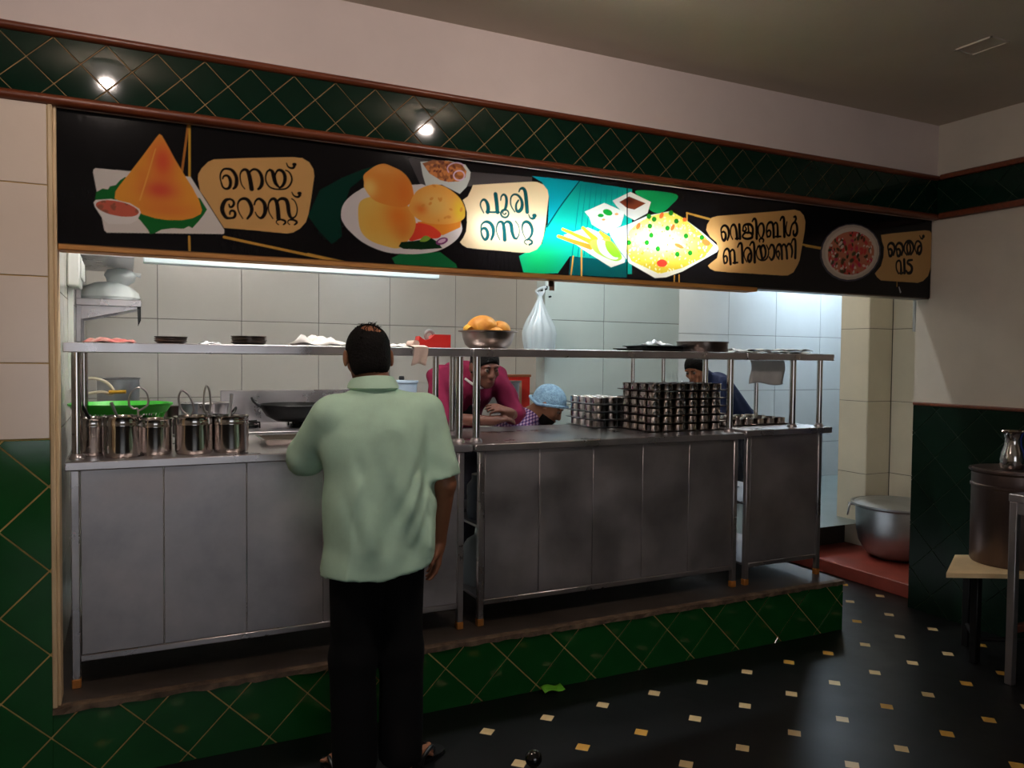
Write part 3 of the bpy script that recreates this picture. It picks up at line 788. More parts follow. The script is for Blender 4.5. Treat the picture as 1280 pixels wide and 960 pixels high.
# ------------------------------------------------------------------ trays of steel cups
cup_me = None
def cup_mesh():
    global cup_me
    if cup_me is None:
        mb = MB().lathe([(0, 0), (.034, 0), (.0375, .004), (.0378, .037), (.0395, .039), (.0385, .040), (.036, .037), (.0355, .006), (0, .004)], 18)
        cup_me = mesh_from('cup', mb.v, mb.f); cup_me.materials.append(m_steel_bright)
    return cup_me
tray_mb = rim_tray(.268, .352, .008, .004, None)
tray_me = {}
def cup_stack(x0, y0, z0, n, where, m_, skip_x=False, nx=3, ny=4):
    key = m_.name
    if key not in tray_me:
        tray_me[key] = mesh_from('cup_tray', tray_mb.v, tray_mb.f); tray_me[key].materials.append(m_)
    ordn = ['lowest', 'second', 'third', 'fourth', 'fifth', 'topmost']
    for k in range(n):
        lev = 'topmost' if k == n - 1 and n > 1 else ordn[k]
        if n == 1: lev = 'only'
        z = z0 + k * .0475
        jx = random.uniform(-.004, .004)
        o = bpy.data.objects.new('cup_tray', tray_me[key]); C.objects.link(o)
        o.location = (x0 + .134 + jx, y0 + .176, z)
        tag(o, f'{lev} cup tray of the {where}' if n > 1 else f'cup tray of the {where}', 'tray', 'trays of steel cups')
        for i in range(nx):
            for j in range(ny):
                if k < n - 1 and not (j == 0 or (i == 0 and not skip_x)): continue
                c = bpy.data.objects.new('steel_cup', cup_mesh()); C.objects.link(c)
                c.location = (x0 + .046 + i * .088 + jx, y0 + .046 + j * .0865, z + .0035)
                row = ['front row', 'second row', 'third row', 'back row'][j]
                pos = ['left', 'middle', 'right'][i]
                tag(c, f'steel cup, {row} {pos}, on the {lev} tray of the {where}', 'cup', 'small steel cups on trays')
cup_stack(2.715, 3.700, ZT, 6, 'tall left stack', m_steel_dark)
cup_stack(2.990, 3.705, ZT, 6, 'tall right stack', m_steel_dark, skip_x=True)
cup_stack(2.555, 4.06 - .01, ZT, 4, 'lower silver stack behind', m_alu)
cup_stack(3.285, 3.74, 1.220, 1, 'short counter, left', m_steel_dark)
cup_stack(3.575, 3.76, 1.220, 1, 'short counter, right', m_steel_dark)

# ------------------------------------------------------------------ bag hung on the partition
t = thing('hook', 'small dark nail in the partition tile beside the hanging bag', 'hook', (2.64, 4.85, 2.06))
obj('nail', MB().tube([(2.60, 4.851, 2.10), (2.60, 4.77, 2.105), (2.60, 4.765, 2.125)], .005, 8).tube([(2.665, 4.851, 2.06), (2.665, 4.83, 2.06)], .007, 8), m_black_iron, t)
t = thing('carrier_bag', 'white plastic carrier bag hanging on the tiled partition', 'bag', (2.545, 4.76, 1.66))
def bagw(a, z):
    return 1 + .07 * math.sin(5 * a + z * 8) + .06 * math.sin(9 * a - z * 14) + .04 * math.sin(14 * a)
def carrier():
    V = []; F = []; seg = 72
    prof = [(.02, 1.655), (.07, 1.652), (.100, 1.664), (.112, 1.70), (.118, 1.75), (.122, 1.80), (.112, 1.845), (.088, 1.89), (.062, 1.935), (.040, 1.98), (.024, 2.02), (.014, 2.05), (.020, 2.085)]
    for i, (r, z) in enumerate(prof):
        f = i / (len(prof) - 1)
        for k in range(seg):
            a = 2 * PI * k / seg
            pleat = (.05 + .10 * f) * (abs(math.sin(6.5 * a + .6 * math.sin(3 * a))) - .5) + .05 * math.sin(3 * a + 9 * z) + .03 * math.sin(11 * a + 25 * z)
            q = r * (1 + pleat)
            V.append((2.545 + q * math.cos(a) - .012 * (1 - f), 4.76 + .6 * q * math.sin(a), z + .012 * math.sin(2 * a + 1) * (1 - f)))
    for i in range(len(prof) - 1):
        for k in range(seg):
            F.append((i * seg + k, i * seg + (k + 1) % seg, (i + 1) * seg + (k + 1) % seg, (i + 1) * seg + k))
    F.append(tuple(range(seg))[::-1])
    return MB().add(V, F)
obj('bag_body', carrier(), m_bag, t)
for s in (-1, 1):
    obj('bag_handle', MB().tube([tuple(p) for p in catmull([(2.545 + s * .012, 4.76, 2.06), (2.545 + s * .03, 4.765, 2.09), (2.575, 4.77, 2.118), (2.60, 4.772, 2.112)], 4)], [.007] * 13, 6), m_bag, t)
single('paper_scrap', 'small brown tag hanging under the sign lintel above the bag', 'tag', MB().box(-.014, .014, -.001, .001, -.06, 0).box(-.02, .005, -.001, .001, -.04, -.01), mat('brown_tag', (188, 150, 128), .7), (1.915, 3.46, 2.028))
# pouch on the rack
def pouch():
    mb = MB()
    f1 = lambda a, z: 1 + .05 * math.sin(4 * a + z * 30) + .04 * math.sin(7 * a)
    mb.lathe([(0, 0), (.15, 0), (.168, .02), (.160, .05), (.125, .085), (.07, .108), (0, .115)], 36, (-.02, 0, 0), 1.0, .85, f1)
    return mb
t = thing('batter_pouch', 'knotted clear plastic pouch of white batter on the wall rack', 'bag', (-0.075, 5.36, 1.951))
obj('pouch_body', pouch(), mat('milky_film', (240, 248, 246), .25, vary=.04, coat=.5), t, world=False)
obj('pouch_knot', MB().lathe([(.03, 0), (.062, .03), (.07, .065), (.052, .098), (.02, .108), (0, .108)], 28, (.045, 0, .09), 1.2, .8, lambda a, z: 1 + .10 * math.sin(5 * a + z * 40)).tube([(.10, 0, .16), (.135, 0, .165), (.16, 0, .16)], [.025, .012, .015], 10), m_bag2, t, world=False)

# items in the gap between the counters
single('storage_sack', 'pale plastic sack seen in the gap between the two counters', 'bag', MB().lathe([(0, 0), (.11, 0), (.125, .05), (.12, .15), (.09, .22), (.03, .26), (0, .27)], 24, wob=lambda a, z: 1 + .08 * math.sin(5 * a + 20 * z)), m_bag, (1.72, 3.86, .421))
single('storage_jar', 'pale blue jar on the shelf inside the middle counter gap', 'jar', MB().lathe([(0, 0), (.09, 0), (.095, .03), (.095, .17), (.07, .2), (.07, .23), (0, .23)], 24), mat('dull_blue', (120, 136, 150), .4), (1.70, 3.78, .786))

# ------------------------------------------------------------------ right side: cooking vessel in the passage, drum, stool, jug, steel table
t = thing('cooking_vessel', 'large aluminium cooking vessel with ring handles on the red step', 'vessel', (5.385, 4.13, 0.10))
obj('vessel_body', MB().lathe([(0, 0), (.15, .004), (.235, .045), (.285, .13), (.305, .24), (.312, .40), (.345, .418), (.345, .432), (.335, .434), (.305, .412), (.295, .25), (.272, .135), (.225, .06), (.14, .02), (0, .016)], 56), m_alu, t, world=False)
obj('vessel_lid', MB().lathe([(0, .452), (.20, .448), (.31, .436), (.325, .425), (.30, .428), (0, .44)], 56), m_alu, t, world=False)
for a in (2.25, 2.25 + PI):
    x, y = .345 * math.cos(a), .345 * math.sin(a)
    h = obj('ring_handle', MB().torus((x * 1.04, y * 1.04, .355), .042, .0075, (x, y, .06)), m_alu, t, world=False)
    obj('handle_lug', MB().tube([(x * .88, y * .88, .40), (x * 1.05, y * 1.05, .40)], .012, 10), m_alu, h, world=False)

t = thing('stool', 'low dark stool with a cream board top under the steel drum', 'stool', (4.36, 2.76, 0))
q = [(3.89, 2.69), (4.45, 2.40), (4.64, 2.76), (4.31, 2.93)]
obj('stool_top', MB().add([(x, y, .490) for x, y in q] + [(x, y, .515) for x, y in q], [(3, 2, 1, 0), (4, 5, 6, 7)] + [(i, (i + 1) % 4, (i + 1) % 4 + 4, i + 4) for i in range(4)]), m_cream_board, t)
for x, y in ((4.13, 2.68), (4.42, 2.51), (4.55, 2.74), (4.33, 2.86)): obj('leg', MB().box(x - .02, x + .02, y - .02, y + .02, 0, .49, .003), m_black_iron, t)
obj('stretcher', MB().tube([(4.13, 2.68, .13), (4.33, 2.86, .13)], .012, 8), m_black_iron, t)
obj('stretcher', MB().tube([(4.13, 2.68, .13), (4.42, 2.51, .13)], .012, 8), m_black_iron, t)
m_drum = mat('stained_steel', (112, 96, 92), .4, .9, vary=.25, scale=5, stretch=(1, 1, .3))
t = thing('steel_drum', 'large cylindrical steel drum standing on the stool by the right wall', 'drum', (4.435, 2.69, .516))
obj('drum_body', MB().lathe([(0, 0), (.193, 0), (.20, .012), (.20, .50), (.214, .512), (.214, .522), (.202, .522), (.193, .50), (.19, .014), (0, .012)], 56), m_drum, t, world=False)
obj('drum_lid', MB().lathe([(0, .535), (.15, .533), (.195, .527), (.198, .512), (0, .512)], 56), m_drum, t, world=False)
obj('drum_band', MB().lathe([(.2005, .42), (.206, .425), (.206, .437), (.2005, .442)], 56), m_drum, t, world=False)
t = thing('steel_jug', 'narrow necked steel jug standing on the drum lid', 'jug', (4.345, 2.64, 1.052))
obj('jug_body', MB().lathe([(0, 0), (.052, 0), (.058, .01), (.062, .05), (.055, .09), (.042, .13), (.040, .16), (.046, .19), (.060, .205), (.058, .208), (.043, .195), (.036, .165), (.038, .13), (.05, .09), (.057, .05), (.05, .008), (0, .006)], 36), m_steel_bright, t, world=False)
t = thing('blue_bag', 'blue plastic bag hanging on the right wall above the drum', 'bag', (4.60, 2.56, 1.08))
obj('bag_body', MB().lathe([(0, 1.08), (.06, 1.085), (.10, 1.12), (.11, 1.22), (.085, 1.32), (.045, 1.37), (.035, 1.40), (0, 1.40)], 28, (4.60, 2.56, 0), .5, 1.2, bagw), m_blue_plastic, t)
obj('bag_tie', MB().tube([(4.60, 2.56, 1.395), (4.63, 2.56, 1.43), (4.666, 2.56, 1.43)], .006, 8), m_blue_plastic, t)
t = thing('steel_table', 'dark steel table with square legs at the right edge', 'table', (4.3, 1.9, 0))
obj('table_top', MB().box(4.00, 4.60, 1.30, 2.445, .93, .97, .004), m_steel_panel, t)
for x in (4.02, 4.57):
    for y in (1.33, 2.42): obj('leg', MB().box(x - .019, x + .019, y - .019, y + .019, 0, .93, .003), m_steel_panel, t)
obj('apron', MB().box(4.005, 4.59, 2.41, 2.43, .87, .93, .003), m_steel_panel, t)
obj('apron', MB().box(4.01, 4.03, 1.33, 2.41, .87, .93, .003), m_steel_panel, t)
obj('low_rail', MB().box(4.04, 4.55, 2.405, 2.435, .26, .30, .003), mat('reddish_rail', (110, 62, 48), .5), t)

# floor bits
single('green_wrapper', 'bright green wrapper on the floor against the tiled kerb', 'wrapper', MB().sheet(6, 4, lambda u, v: ((u - .5) * .115, (v - .5) * .05, .012 + .008 * math.sin(6 * u) + .012 * v)), mat('leaf_green_film', (110, 190, 50), .4), (1.865, 3.315, 0.001), rz=.03, solid=.001)
t = thing('stanchion', 'slim black post with a glossy ball top at the bottom edge', 'post', (0.917, 1.724, 0))
obj('post_pole', MB().tube([(0, 0, .02), (0, 0, .60)], .011, 12).lathe([(0, 0), (.10, 0), (.10, .012), (.02, .03), (0, .03)], 24), m_black_plastic, t, world=False)
obj('post_ball', MB().lathe([(.0215 * math.sin(PI * i / 16), .6215 - .0215 * math.cos(PI * i / 16)) for i in range(17)], 28), mat('glossy_black', (10, 10, 11), .06, spec=.8), t, world=False)
# ------------------------------------------------------------------ people: smooth blended distance fields turned into one surface
class Field:
    def __init__(s, lo, hi, h):
        s.lo = np.array(lo, float); s.h = h
        s.n = np.ceil((np.array(hi, float) - s.lo) / h).astype(int) + 1
        s.D = np.full(s.n, 0.2, np.float32)
    def grid(s, lo, hi):
        a = np.clip(np.floor((np.array(lo) - s.lo) / s.h).astype(int), 0, s.n)
        b = np.clip(np.ceil((np.array(hi) - s.lo) / s.h).astype(int) + 1, 0, s.n)
        if np.any(b <= a): return None, None
        ax = [s.lo[i] + s.h * np.arange(a[i], b[i]) for i in range(3)]
        X = np.stack(np.meshgrid(*ax, indexing='ij'), -1).astype(np.float32)
        return tuple(slice(a[i], b[i]) for i in range(3)), X
    def blend(s, sl, d, k):
        A = s.D[sl]
        if k <= 0: s.D[sl] = np.minimum(A, d); return
        h = np.clip(.5 + .5 * (A - d) / k, 0, 1)
        s.D[sl] = A * (1 - h) + d * h - k * h * (1 - h)
    def cone(s, a, b, ra, rb, k=.02):
        a = np.array(a, np.float32); b = np.array(b, np.float32)
        m = max(ra, rb) + k + .03
        sl, X = s.grid(np.minimum(a, b) - m, np.maximum(a, b) + m)
        if sl is None: return s
        ab = b - a; t = np.clip(((X - a) @ ab) / max(1e-9, float(ab @ ab)), 0, 1)
        d = np.linalg.norm(X - (a + t[..., None] * ab), axis=-1) - (ra + (rb - ra) * t)
        s.blend(sl, d, k); return s
    def ell(s, c, r, R=None, k=.02):
        c = np.array(c, np.float32); r = np.array(r, np.float32)
        m = float(r.max()) + k + .03
        sl, X = s.grid(c - m, c + m)
        if sl is None: return s
        P = X - c
        if R is not None: P = P @ np.array(R, np.float32).T       # rows of R: local axes
        q = np.linalg.norm(P / r, axis=-1); g = np.linalg.norm(P / (r * r), axis=-1) + 1e-6
        s.blend(sl, q * (q - 1) / g, k); return s
    def each(s, fn):
        sl, X = s.grid(s.lo, s.lo + s.h * s.n)
        s.D = fn(X, s.D[sl]).astype(np.float32); return s
    def cut(s, p, n):                                              # keep the side the normal points away from
        p = np.array(p, np.float32); n = np.array(n, np.float32); n /= np.linalg.norm(n)
        return s.each(lambda X, D: np.maximum(D, (X - p) @ n))
    def mesh(s):
        D = s.D; n = D.shape
        S = D < 0
        idx = -np.ones(tuple(k - 1 for k in n), np.int64)
        acc = np.zeros(idx.shape + (3,), np.float32); cnt = np.zeros(idx.shape, np.float32)
        off = [(i, j, k) for i in (0, 1) for j in (0, 1) for k in (0, 1)]
        cs = {o: tuple(slice(o[q], n[q] - 1 + o[q]) for q in range(3)) for o in off}
        for a in off:
            for ax in range(3):
                if a[ax]: continue
                b = list(a); b[ax] = 1; b = tuple(b)
                m = S[cs[a]] != S[cs[b]]
                da = D[cs[a]][m]; db = D[cs[b]][m]
                t = da / (da - db)
                p = np.tile(np.array(a, np.float32), (len(t), 1)); p[:, ax] += t
                acc[m] += p; cnt[m] += 1
        act = cnt > 0
        I = np.argwhere(act)
        idx[act] = np.arange(len(I))
        V = s.lo + s.h * (I + acc[act] / cnt[act][:, None])
        F = []
        for ax in range(3):
            u, v = (ax + 1) % 3, (ax + 2) % 3
            sa = [slice(0, n[q]) for q in range(3)]; sb = list(sa)
            sa[ax] = slice(0, n[ax] - 1); sb[ax] = slice(1, n[ax])
            A = S[tuple(sa)]; B = S[tuple(sb)]
            E = np.argwhere(A != B)
            E = E[(E[:, u] > 0) & (E[:, v] > 0) & (E[:, u] < n[u] - 1) & (E[:, v] < n[v] - 1)]
            if len(E) == 0: continue
            flip = A[tuple(E.T)]
            du = np.zeros(3, int); du[u] = 1; dv = np.zeros(3, int); dv[v] = 1
            q = np.stack([idx[tuple((E - du - dv).T)], idx[tuple((E - dv).T)], idx[tuple(E.T)], idx[tuple((E - du).T)]], 1)
            q[~flip] = q[~flip][:, ::-1]
            F.append(q)
        return V, np.concatenate(F)

def field_obj(name, fld, m, parent, smooth_it=1):
    V, F = fld.mesh()
    o0 = wloc(parent)
    V = V - np.array(o0)
    me = bpy.data.meshes.new(name)
    me.vertices.add(len(V)); me.vertices.foreach_set('co', V.astype(np.float32).ravel())
    me.loops.add(F.size); me.loops.foreach_set('vertex_index', F.astype(np.int32).ravel())
    me.polygons.add(len(F)); me.polygons.foreach_set('loop_start', np.arange(0, F.size, 4, dtype=np.int32))
    me.update(calc_edges=True); me.validate()
    me.shade_smooth()
    me.materials.append(m)
    o = bpy.data.objects.new(name, me); C.objects.link(o); o.parent = parent
    if smooth_it:
        md = o.modifiers.new('soften', 'SMOOTH'); md.iterations = smooth_it; md.factor = .5
    return o

def frame(fwd, up):
    f = Vector(fwd).normalized(); r = f.cross(Vector(up)).normalized(); u = r.cross(f)
    return np.array([r, f, u])                                    # rows: right, forward, up
def head_prims(c, R, s=1.0):
    L = lambda x, y, z: tuple(np.array(c) + s * (x * R[0] + y * R[1] + z * R[2]))
    def add(F):
        F.ell(L(0, -.012, .028), np.array((.075, .096, .088)) * s, R, .02)
        F.ell(L(0, .022, -.04), np.array((.060, .072, .082)) * s, R, .03)
        F.ell(L(0, .058, -.088), np.array((.036, .032, .028)) * s, R, .025)
        F.cone(L(0, .088, .012), L(0, .108, -.026), .010 * s, .015 * s, .014)
        for k in (-1, 1):
            F.cone(L(k * .070, .002, -.012), L(k * .080, -.006, -.010), .014 * s, .012 * s, .008)
            F.ell(L(k * .087, -.014, -.008), np.array((.009, .020, .034)) * s, R, .008)
            F.ell(L(k * .014, .098, -.030), np.array((.010, .011, .009)) * s, R, .010)
            F.ell(L(k * .03, .082, .030), np.array((.028, .014, .009)) * s, R, .012)
            F.ell(L(k * .042, .066, -.022), np.array((.022, .020, .020)) * s, R, .02)
        F.ell(L(0, .092, -.056), np.array((.026, .012, .007)) * s, R, .008)
        F.ell(L(0, .090, -.068), np.array((.022, .012, .008)) * s, R, .008)
        return F
    return L, add
def face_bits(t, L, R, s, m_brow):
    for k in (-1, 1):
        e = MB(); r = .0118 * s
        c = L(k * .032, .083, .008)
        e.lathe([(r * math.sin(PI * i / 8), -r * math.cos(PI * i / 8)) for i in range(9)], 12, c)
        o = obj('eye', e, mat('eye_white', (120, 104, 94), .3), t)
        c2 = np.array(L(k * .032, .0925, .008)); r2 = .006 * s
        obj('iris', MB().lathe([(r2 * math.sin(PI * i / 6), -r2 * math.cos(PI * i / 6)) for i in range(7)], 10, tuple(c2)), mat('iris_dark', (24, 16, 12), .2), o)
        obj('eyebrow', MB().tube([L(k * .014, .094, .026), L(k * .032, .093, .032), L(k * .052, .080, .026)], [.002 * s, .0035 * s, .002 * s], 6), m_brow, t)
    obj('lips', MB().tube([L(-.024, .093, -.062), L(-.010, .1025, -.060), L(.010, .1025, -.060), L(.024, .093, -.062)], [.002, .0055 * s, .0055 * s, .002], 8), mat('lip', (120, 66, 56), .5), t)
def hair_field(c, R, s, lo, hi, h, grow, test, extra=None, ears=True):
    F = Field(lo, hi, h)
    cc = np.array(c)
    F.ell(tuple(cc + s * (-.012 * R[1] + .028 * R[2])), (np.array((.075, .096, .088)) + grow) * s, R, .01)
    F.ell(tuple(cc + s * (-.035 * R[1] - .03 * R[2])), (np.array((.068, .062, .06)) + grow) * s, R, .02)
    if extra: extra(F)
    def fn(X, D):
        P = (X - cc.astype(np.float32)) @ R.T.astype(np.float32) / s
        near_ear = -(np.linalg.norm((np.abs(P[..., :1]) * 0 + P[..., 1:] - np.array((-.002, -.018), np.float32)) / np.array((.026, .042), np.float32), axis=-1) - 1) * .026
        near_ear = np.where(np.abs(P[..., 0]) > .05, near_ear, -1)
        return np.maximum(np.maximum(D, test(P)), near_ear if ears else -1)
    return F.each(fn)
def hand(F, w, d, n, side, curl=0.5, s=1.0):
    """hand at wrist w; d finger direction, n palm normal (palm faces n), side +1/-1 picks the thumb side"""
    w = Vector(w); d = Vector(d).normalized(); n = Vector(n); n = (n - d * n.dot(d)).normalized(); x = d.cross(n) * side
    P = lambda a, b, c: tuple(w + (x * a + d * b + n * c) * s)
    F.cone(P(0, -.01, 0), P(0, .03, 0), .024 * s, .026 * s, .015)
    for q in (-.026, -.009, .009, .024):
        F.cone(P(q * .7, .02, 0), P(q, .085, 0), .016 * s, .0125 * s, .012)
    for q, L, sp in ((-.030, .062, -.12), (-.010, .075, -.03), (.010, .080, .03), (.029, .072, .10)):
        a = np.array((q, .085, 0.0)); ang = 0.25 * curl
        for k, fr in enumerate((.45, .32, .23)):
            ang += curl * (.55 if k else .3)
            b = a + L * fr * np.array((sp, math.cos(ang), math.sin(ang)))
            F.cone(P(*a), P(*b), (.0098 - .0010 * k) * s, (.0090 - .0011 * k) * s, .004)
            a = b
    F.cone(P(.022, .018, .006), P(.045, .045, .018), .015 * s, .0115 * s, .012)
    F.cone(P(.045, .045, .018), P(.050, .072, .030), .0105 * s, .0095 * s, .004)
    F.cone(P(.050, .072, .030), P(.046, .094, .038), .0095 * s, .0078 * s, .003)
    return F

def cloth(name, col, col2=None, scale=40, rough=.85, **kw):
    return mat(name, col, rough, vary=.08 if col2 is None else 0, col2=col2, scale=scale, bump=.08, bscale=300, spec=.2, **kw)
m_skin = mat('brown_skin', (146, 94, 66), .55, vary=.08, scale=12)
m_skin_d = mat('dark_brown_skin', (104, 60, 44), .55, vary=.08, scale=12)
m_hair = mat('black_hair', (18, 15, 14), .8, vary=.4, scale=60, bump=.5, bscale=120, spec=.15)

# --- the customer in a pale green shirt, seen from behind
BX, BY = 0.868, 2.93
def w_(x, y, z): return (BX + x, BY + y, z)
man = thing('person', 'man from behind in a pale green short-sleeved shirt and black trousers at the counter', 'person', (BX, BY, 0))
Rm = frame((.05, 1, -.22), (0, .22, 1))
hc = w_(-.030, .045, 1.628)
Lh, addh = head_prims(hc, Rm, 1.02)
F = Field(w_(-.42, -.30, -.005), w_(.42, .78, 1.80), .0062)
addh(F)
F.cone(w_(-.020, .010, 1.56), w_(-.010, -.02, 1.42), .060, .072, .03)
F.ell(w_(0, .0, 1.25), (.17, .11, .20), None, .05)
F.ell(w_(0, .02, .98), (.165, .13, .18), None, .05)
RS, RE, RW = w_(.205, -.02, 1.40), w_(.258, -.045, 1.13), w_(.262, .030, .885)
LS, LE, LW = w_(-.20, .0, 1.39), w_(-.225, .22, 1.22), w_(-.13, .55, 1.265)
F.cone(RS, RE, .048, .043, .03); F.cone(RE, RW, .042, .029, .015); hand(F, RW, (-.03, .10, -1), (-1, .2, 0), -1, .55)
F.cone(LS, LE, .048, .042, .03); F.cone(LE, LW, .042, .029, .015); hand(F, LW, (.2, 1, -.2), (0, 0, -1), -1, .25)
for s_ in (-1, 1):
    F.cone(w_(s_ * .09, .0, .88), w_(s_ * .10, .0, .48), .075, .05, .04)
    F.cone(w_(s_ * .10, .0, .48), w_(s_ * .095, -.02, .09), .048, .034, .02)
F.cone(w_(.095, -.025, .07), w_(.115, -.03, .05), .036, .032, .02); F.cone(w_(.10, -.02, .05), w_(.225, .045, .034), .032, .022, .02)
for q in range(5): F.cone(w_(.205 + .006 * q, .07 - .018 * q, .034), w_(.247 + .004 * q - .004 * q * q * .6, .088 - .02 * q, .032), .0115 - .0008 * q, .010 - .0006 * q, .006)
F.cone(w_(-.095, -.025, .07), w_(-.10, -.03, .05), .036, .032, .02); F.cone(w_(-.10, -.02, .05), w_(-.14, .13, .034), .032, .024, .02)
for q in range(5): F.cone(w_(-.10 - .018 * q, .13, .034), w_(-.108 - .019 * q, .165 - .006 * q, .032), .0115 - .0008 * q, .010 - .0006 * q, .006)
field_obj('body', F, m_skin, man)
# hair with a thin crown
H_ = hair_field(hc, Rm, 1.02, w_(-.16, -.14, 1.45), w_(.12, .22, 1.80), .0045, .008,
    lambda P: np.maximum.reduce([-(P[..., 2] + .075 - .9 * np.clip(P[..., 1] + .02, 0, 1)), P[..., 1] - .075 + .0 * P[..., 0], -(np.linalg.norm((P - np.array((.006, -.068, .100), np.float32)) / np.array((.042, .040, .040), np.float32), axis=-1) - 1) * .035 + .0 * P[..., 0]])
      + .003 * np.sin(P[..., 0] * 420) * np.sin(P[..., 1] * 300))
field_obj('hair', H_, m_hair, man, 0)
crown = MB()
rr_ = random.Random(2)
for k in range(46):
    a = rr_.uniform(-.045, .045); b = rr_.uniform(-.10, .035)
    zt_ = .028 + .091 * math.sqrt(max(0.05, 1 - (a / .08) ** 2 - ((b + .012) / .102) ** 2))
    crown.tube([Lh(a, b, zt_ - .004), Lh(a + rr_.uniform(-.01, .012), b - .01, zt_ + .005), Lh(a + rr_.uniform(-.018, .022), b - .02, zt_ + rr_.uniform(.000, .008))], [.0016, .0014, .0006], 5)
obj('hair_wisps', crown, m_hair, man)['kind'] = 'stuff'
# shirt
S = Field(w_(-.42, -.30, .74), w_(.42, .50, 1.64), .0075)
S.ell(w_(0, -.005, 1.30), (.225, .145, .20), None, .06)
S.ell(w_(.015, .01, 1.08), (.212, .158, .26), None, .08)
S.cone(w_(.005, .005, 1.05), w_(-.002, .005, .76), .200, .220, .06)
S.cone(w_(-.16, .0, 1.428), w_(.165, -.01, 1.428), .058, .058, .06)
S.cone(w_(-.015, -.012, 1.44), w_(-.022, .002, 1.52), .078, .066, .05)
SL = Field(w_(-.42, -.30, .74), w_(.42, .50, 1.64), .0075)
SL.cone(w_(.19, -.01, 1.415), w_(.252, -.042, 1.10), .072, .082, .035)
SL.cut(w_(.258, -.045, 1.158), (.16, -.12, -1))
SR = Field(w_(-.42, -.30, .74), w_(.42, .50, 1.64), .0075)
SR.cone(w_(-.185, .0, 1.405), w_(-.240, .15, 1.245), .074, .074, .035)
SR.cone(w_(-.240, .15, 1.245), w_(-.232, .24, 1.215), .074, .076, .02)
SR.cut(w_(-.24, .22, 1.215), (.05, 1, -.30))
# hem, curved up at the right side
S.each(lambda X, D: np.maximum(D, np.abs(X[..., 1] - BY - .015) - .158))
S.each(lambda X, D: np.maximum(D, .806 + .10 * np.clip((X[..., 0] - BX - .06) / .14, 0, 1) ** 2 + .03 * np.clip(X[..., 1] - BY, 0, 1) + .004 * np.sin(30 * (X[..., 0] - BX)) - X[..., 2]))
full = (slice(None),) * 3
S.blend(full, SL.D, .025); S.blend(full, SR.D, .025)
def folds(X, D):
    x = X[..., 0] - BX; y = X[..., 1] - BY; z = X[..., 2]
    lowr = np.clip((1.30 - z) / .4, 0, 1)
    d = .0085 * lowr * np.sin(26 * x + 9 * z + 1.2) + .006 * lowr * np.sin(47 * x - 14 * z)
    d += .012 * np.exp(-((x - .02 - .45 * (1.2 - z)) / .045) ** 2) * np.clip((1.36 - z) / .2, 0, 1)
    d += .010 * np.exp(-((x + .10 - .18 * (1.2 - z)) / .035) ** 2) * np.clip((1.36 - z) / .2, 0, 1)
    d -= .012 * np.exp(-((x - .155 + .10 * (1.3 - z)) / .022) ** 2) * np.clip((1.38 - z) / .1, 0, 1) * np.clip((z - .85) / .2, 0, 1)
    d += .004 * np.sin(60 * (z + .6 * x)) * np.clip((.18 - np.abs(z - 1.12)) / .18, 0, 1) * (x > .16)
    d *= np.clip((z - .80) / .12, 0.25, 1)
    for (xa, za, xb, zb, w_c, am) in ((.14, 1.27, .02, 1.00, .012, .009), (.16, 1.20, .06, .92, .012, .009), (.175, 1.12, .11, .90, .010, .008), (-.13, 1.30, -.06, 1.06, .014, .006), (-.17, 1.16, -.10, .90, .012, .006), (.02, 1.32, .05, 1.10, .016, .005)):
        ex, ez = xb - xa, zb - za; L2 = ex * ex + ez * ez
        tt = np.clip(((x - xa) * ex + (z - za) * ez) / L2, 0, 1)
        dd = np.hypot(x - xa - tt * ex, z - za - tt * ez)
        am = am * .75 * np.sin(PI * np.clip(tt, .02, .98)) ** .8
        d = d - am * np.exp(-(dd / (w_c * 1.4)) ** 2) + am * .8 * np.exp(-((dd - .032) / .022) ** 2)
    return D - d * np.clip((1.46 - z) / .06, 0, 1)
S.each(folds)
S.each(lambda X, D: np.maximum(D, (X[..., 2] - 1.535) + .30 * (X[..., 1] - BY + .05)))
sh = field_obj('shirt', S, cloth('pale_green_cotton', (188, 220, 196), scale=9), man)
# collar: folded band round the neck
V = []; Fc = []
n = 40
for i in range(n):
    a = 2 * PI * i / n
    ca, sa = math.cos(a), math.sin(a)
    back = max(0, -sa)
    for r_, z_ in ((.079, 1.512), (.074, 1.552 + .014 * back), (.079, 1.558 + .014 * back), (.092, 1.541 + .004 * back), (.098, 1.524), (.093, 1.520)):
        V.append(w_(-.020 + r_ * ca, .000 + r_ * sa * 1.02 + (1.5 - z_) * -.12, z_ - .012))
k = 6
for i in range(n):
    for j in range(k):
        Fc.append((i * k + j, ((i + 1) % n) * k + j, ((i + 1) % n) * k + (j + 1) % k, i * k + (j + 1) % k))
obj('collar', MB().add(V, Fc), sh.data.materials[0], sh)
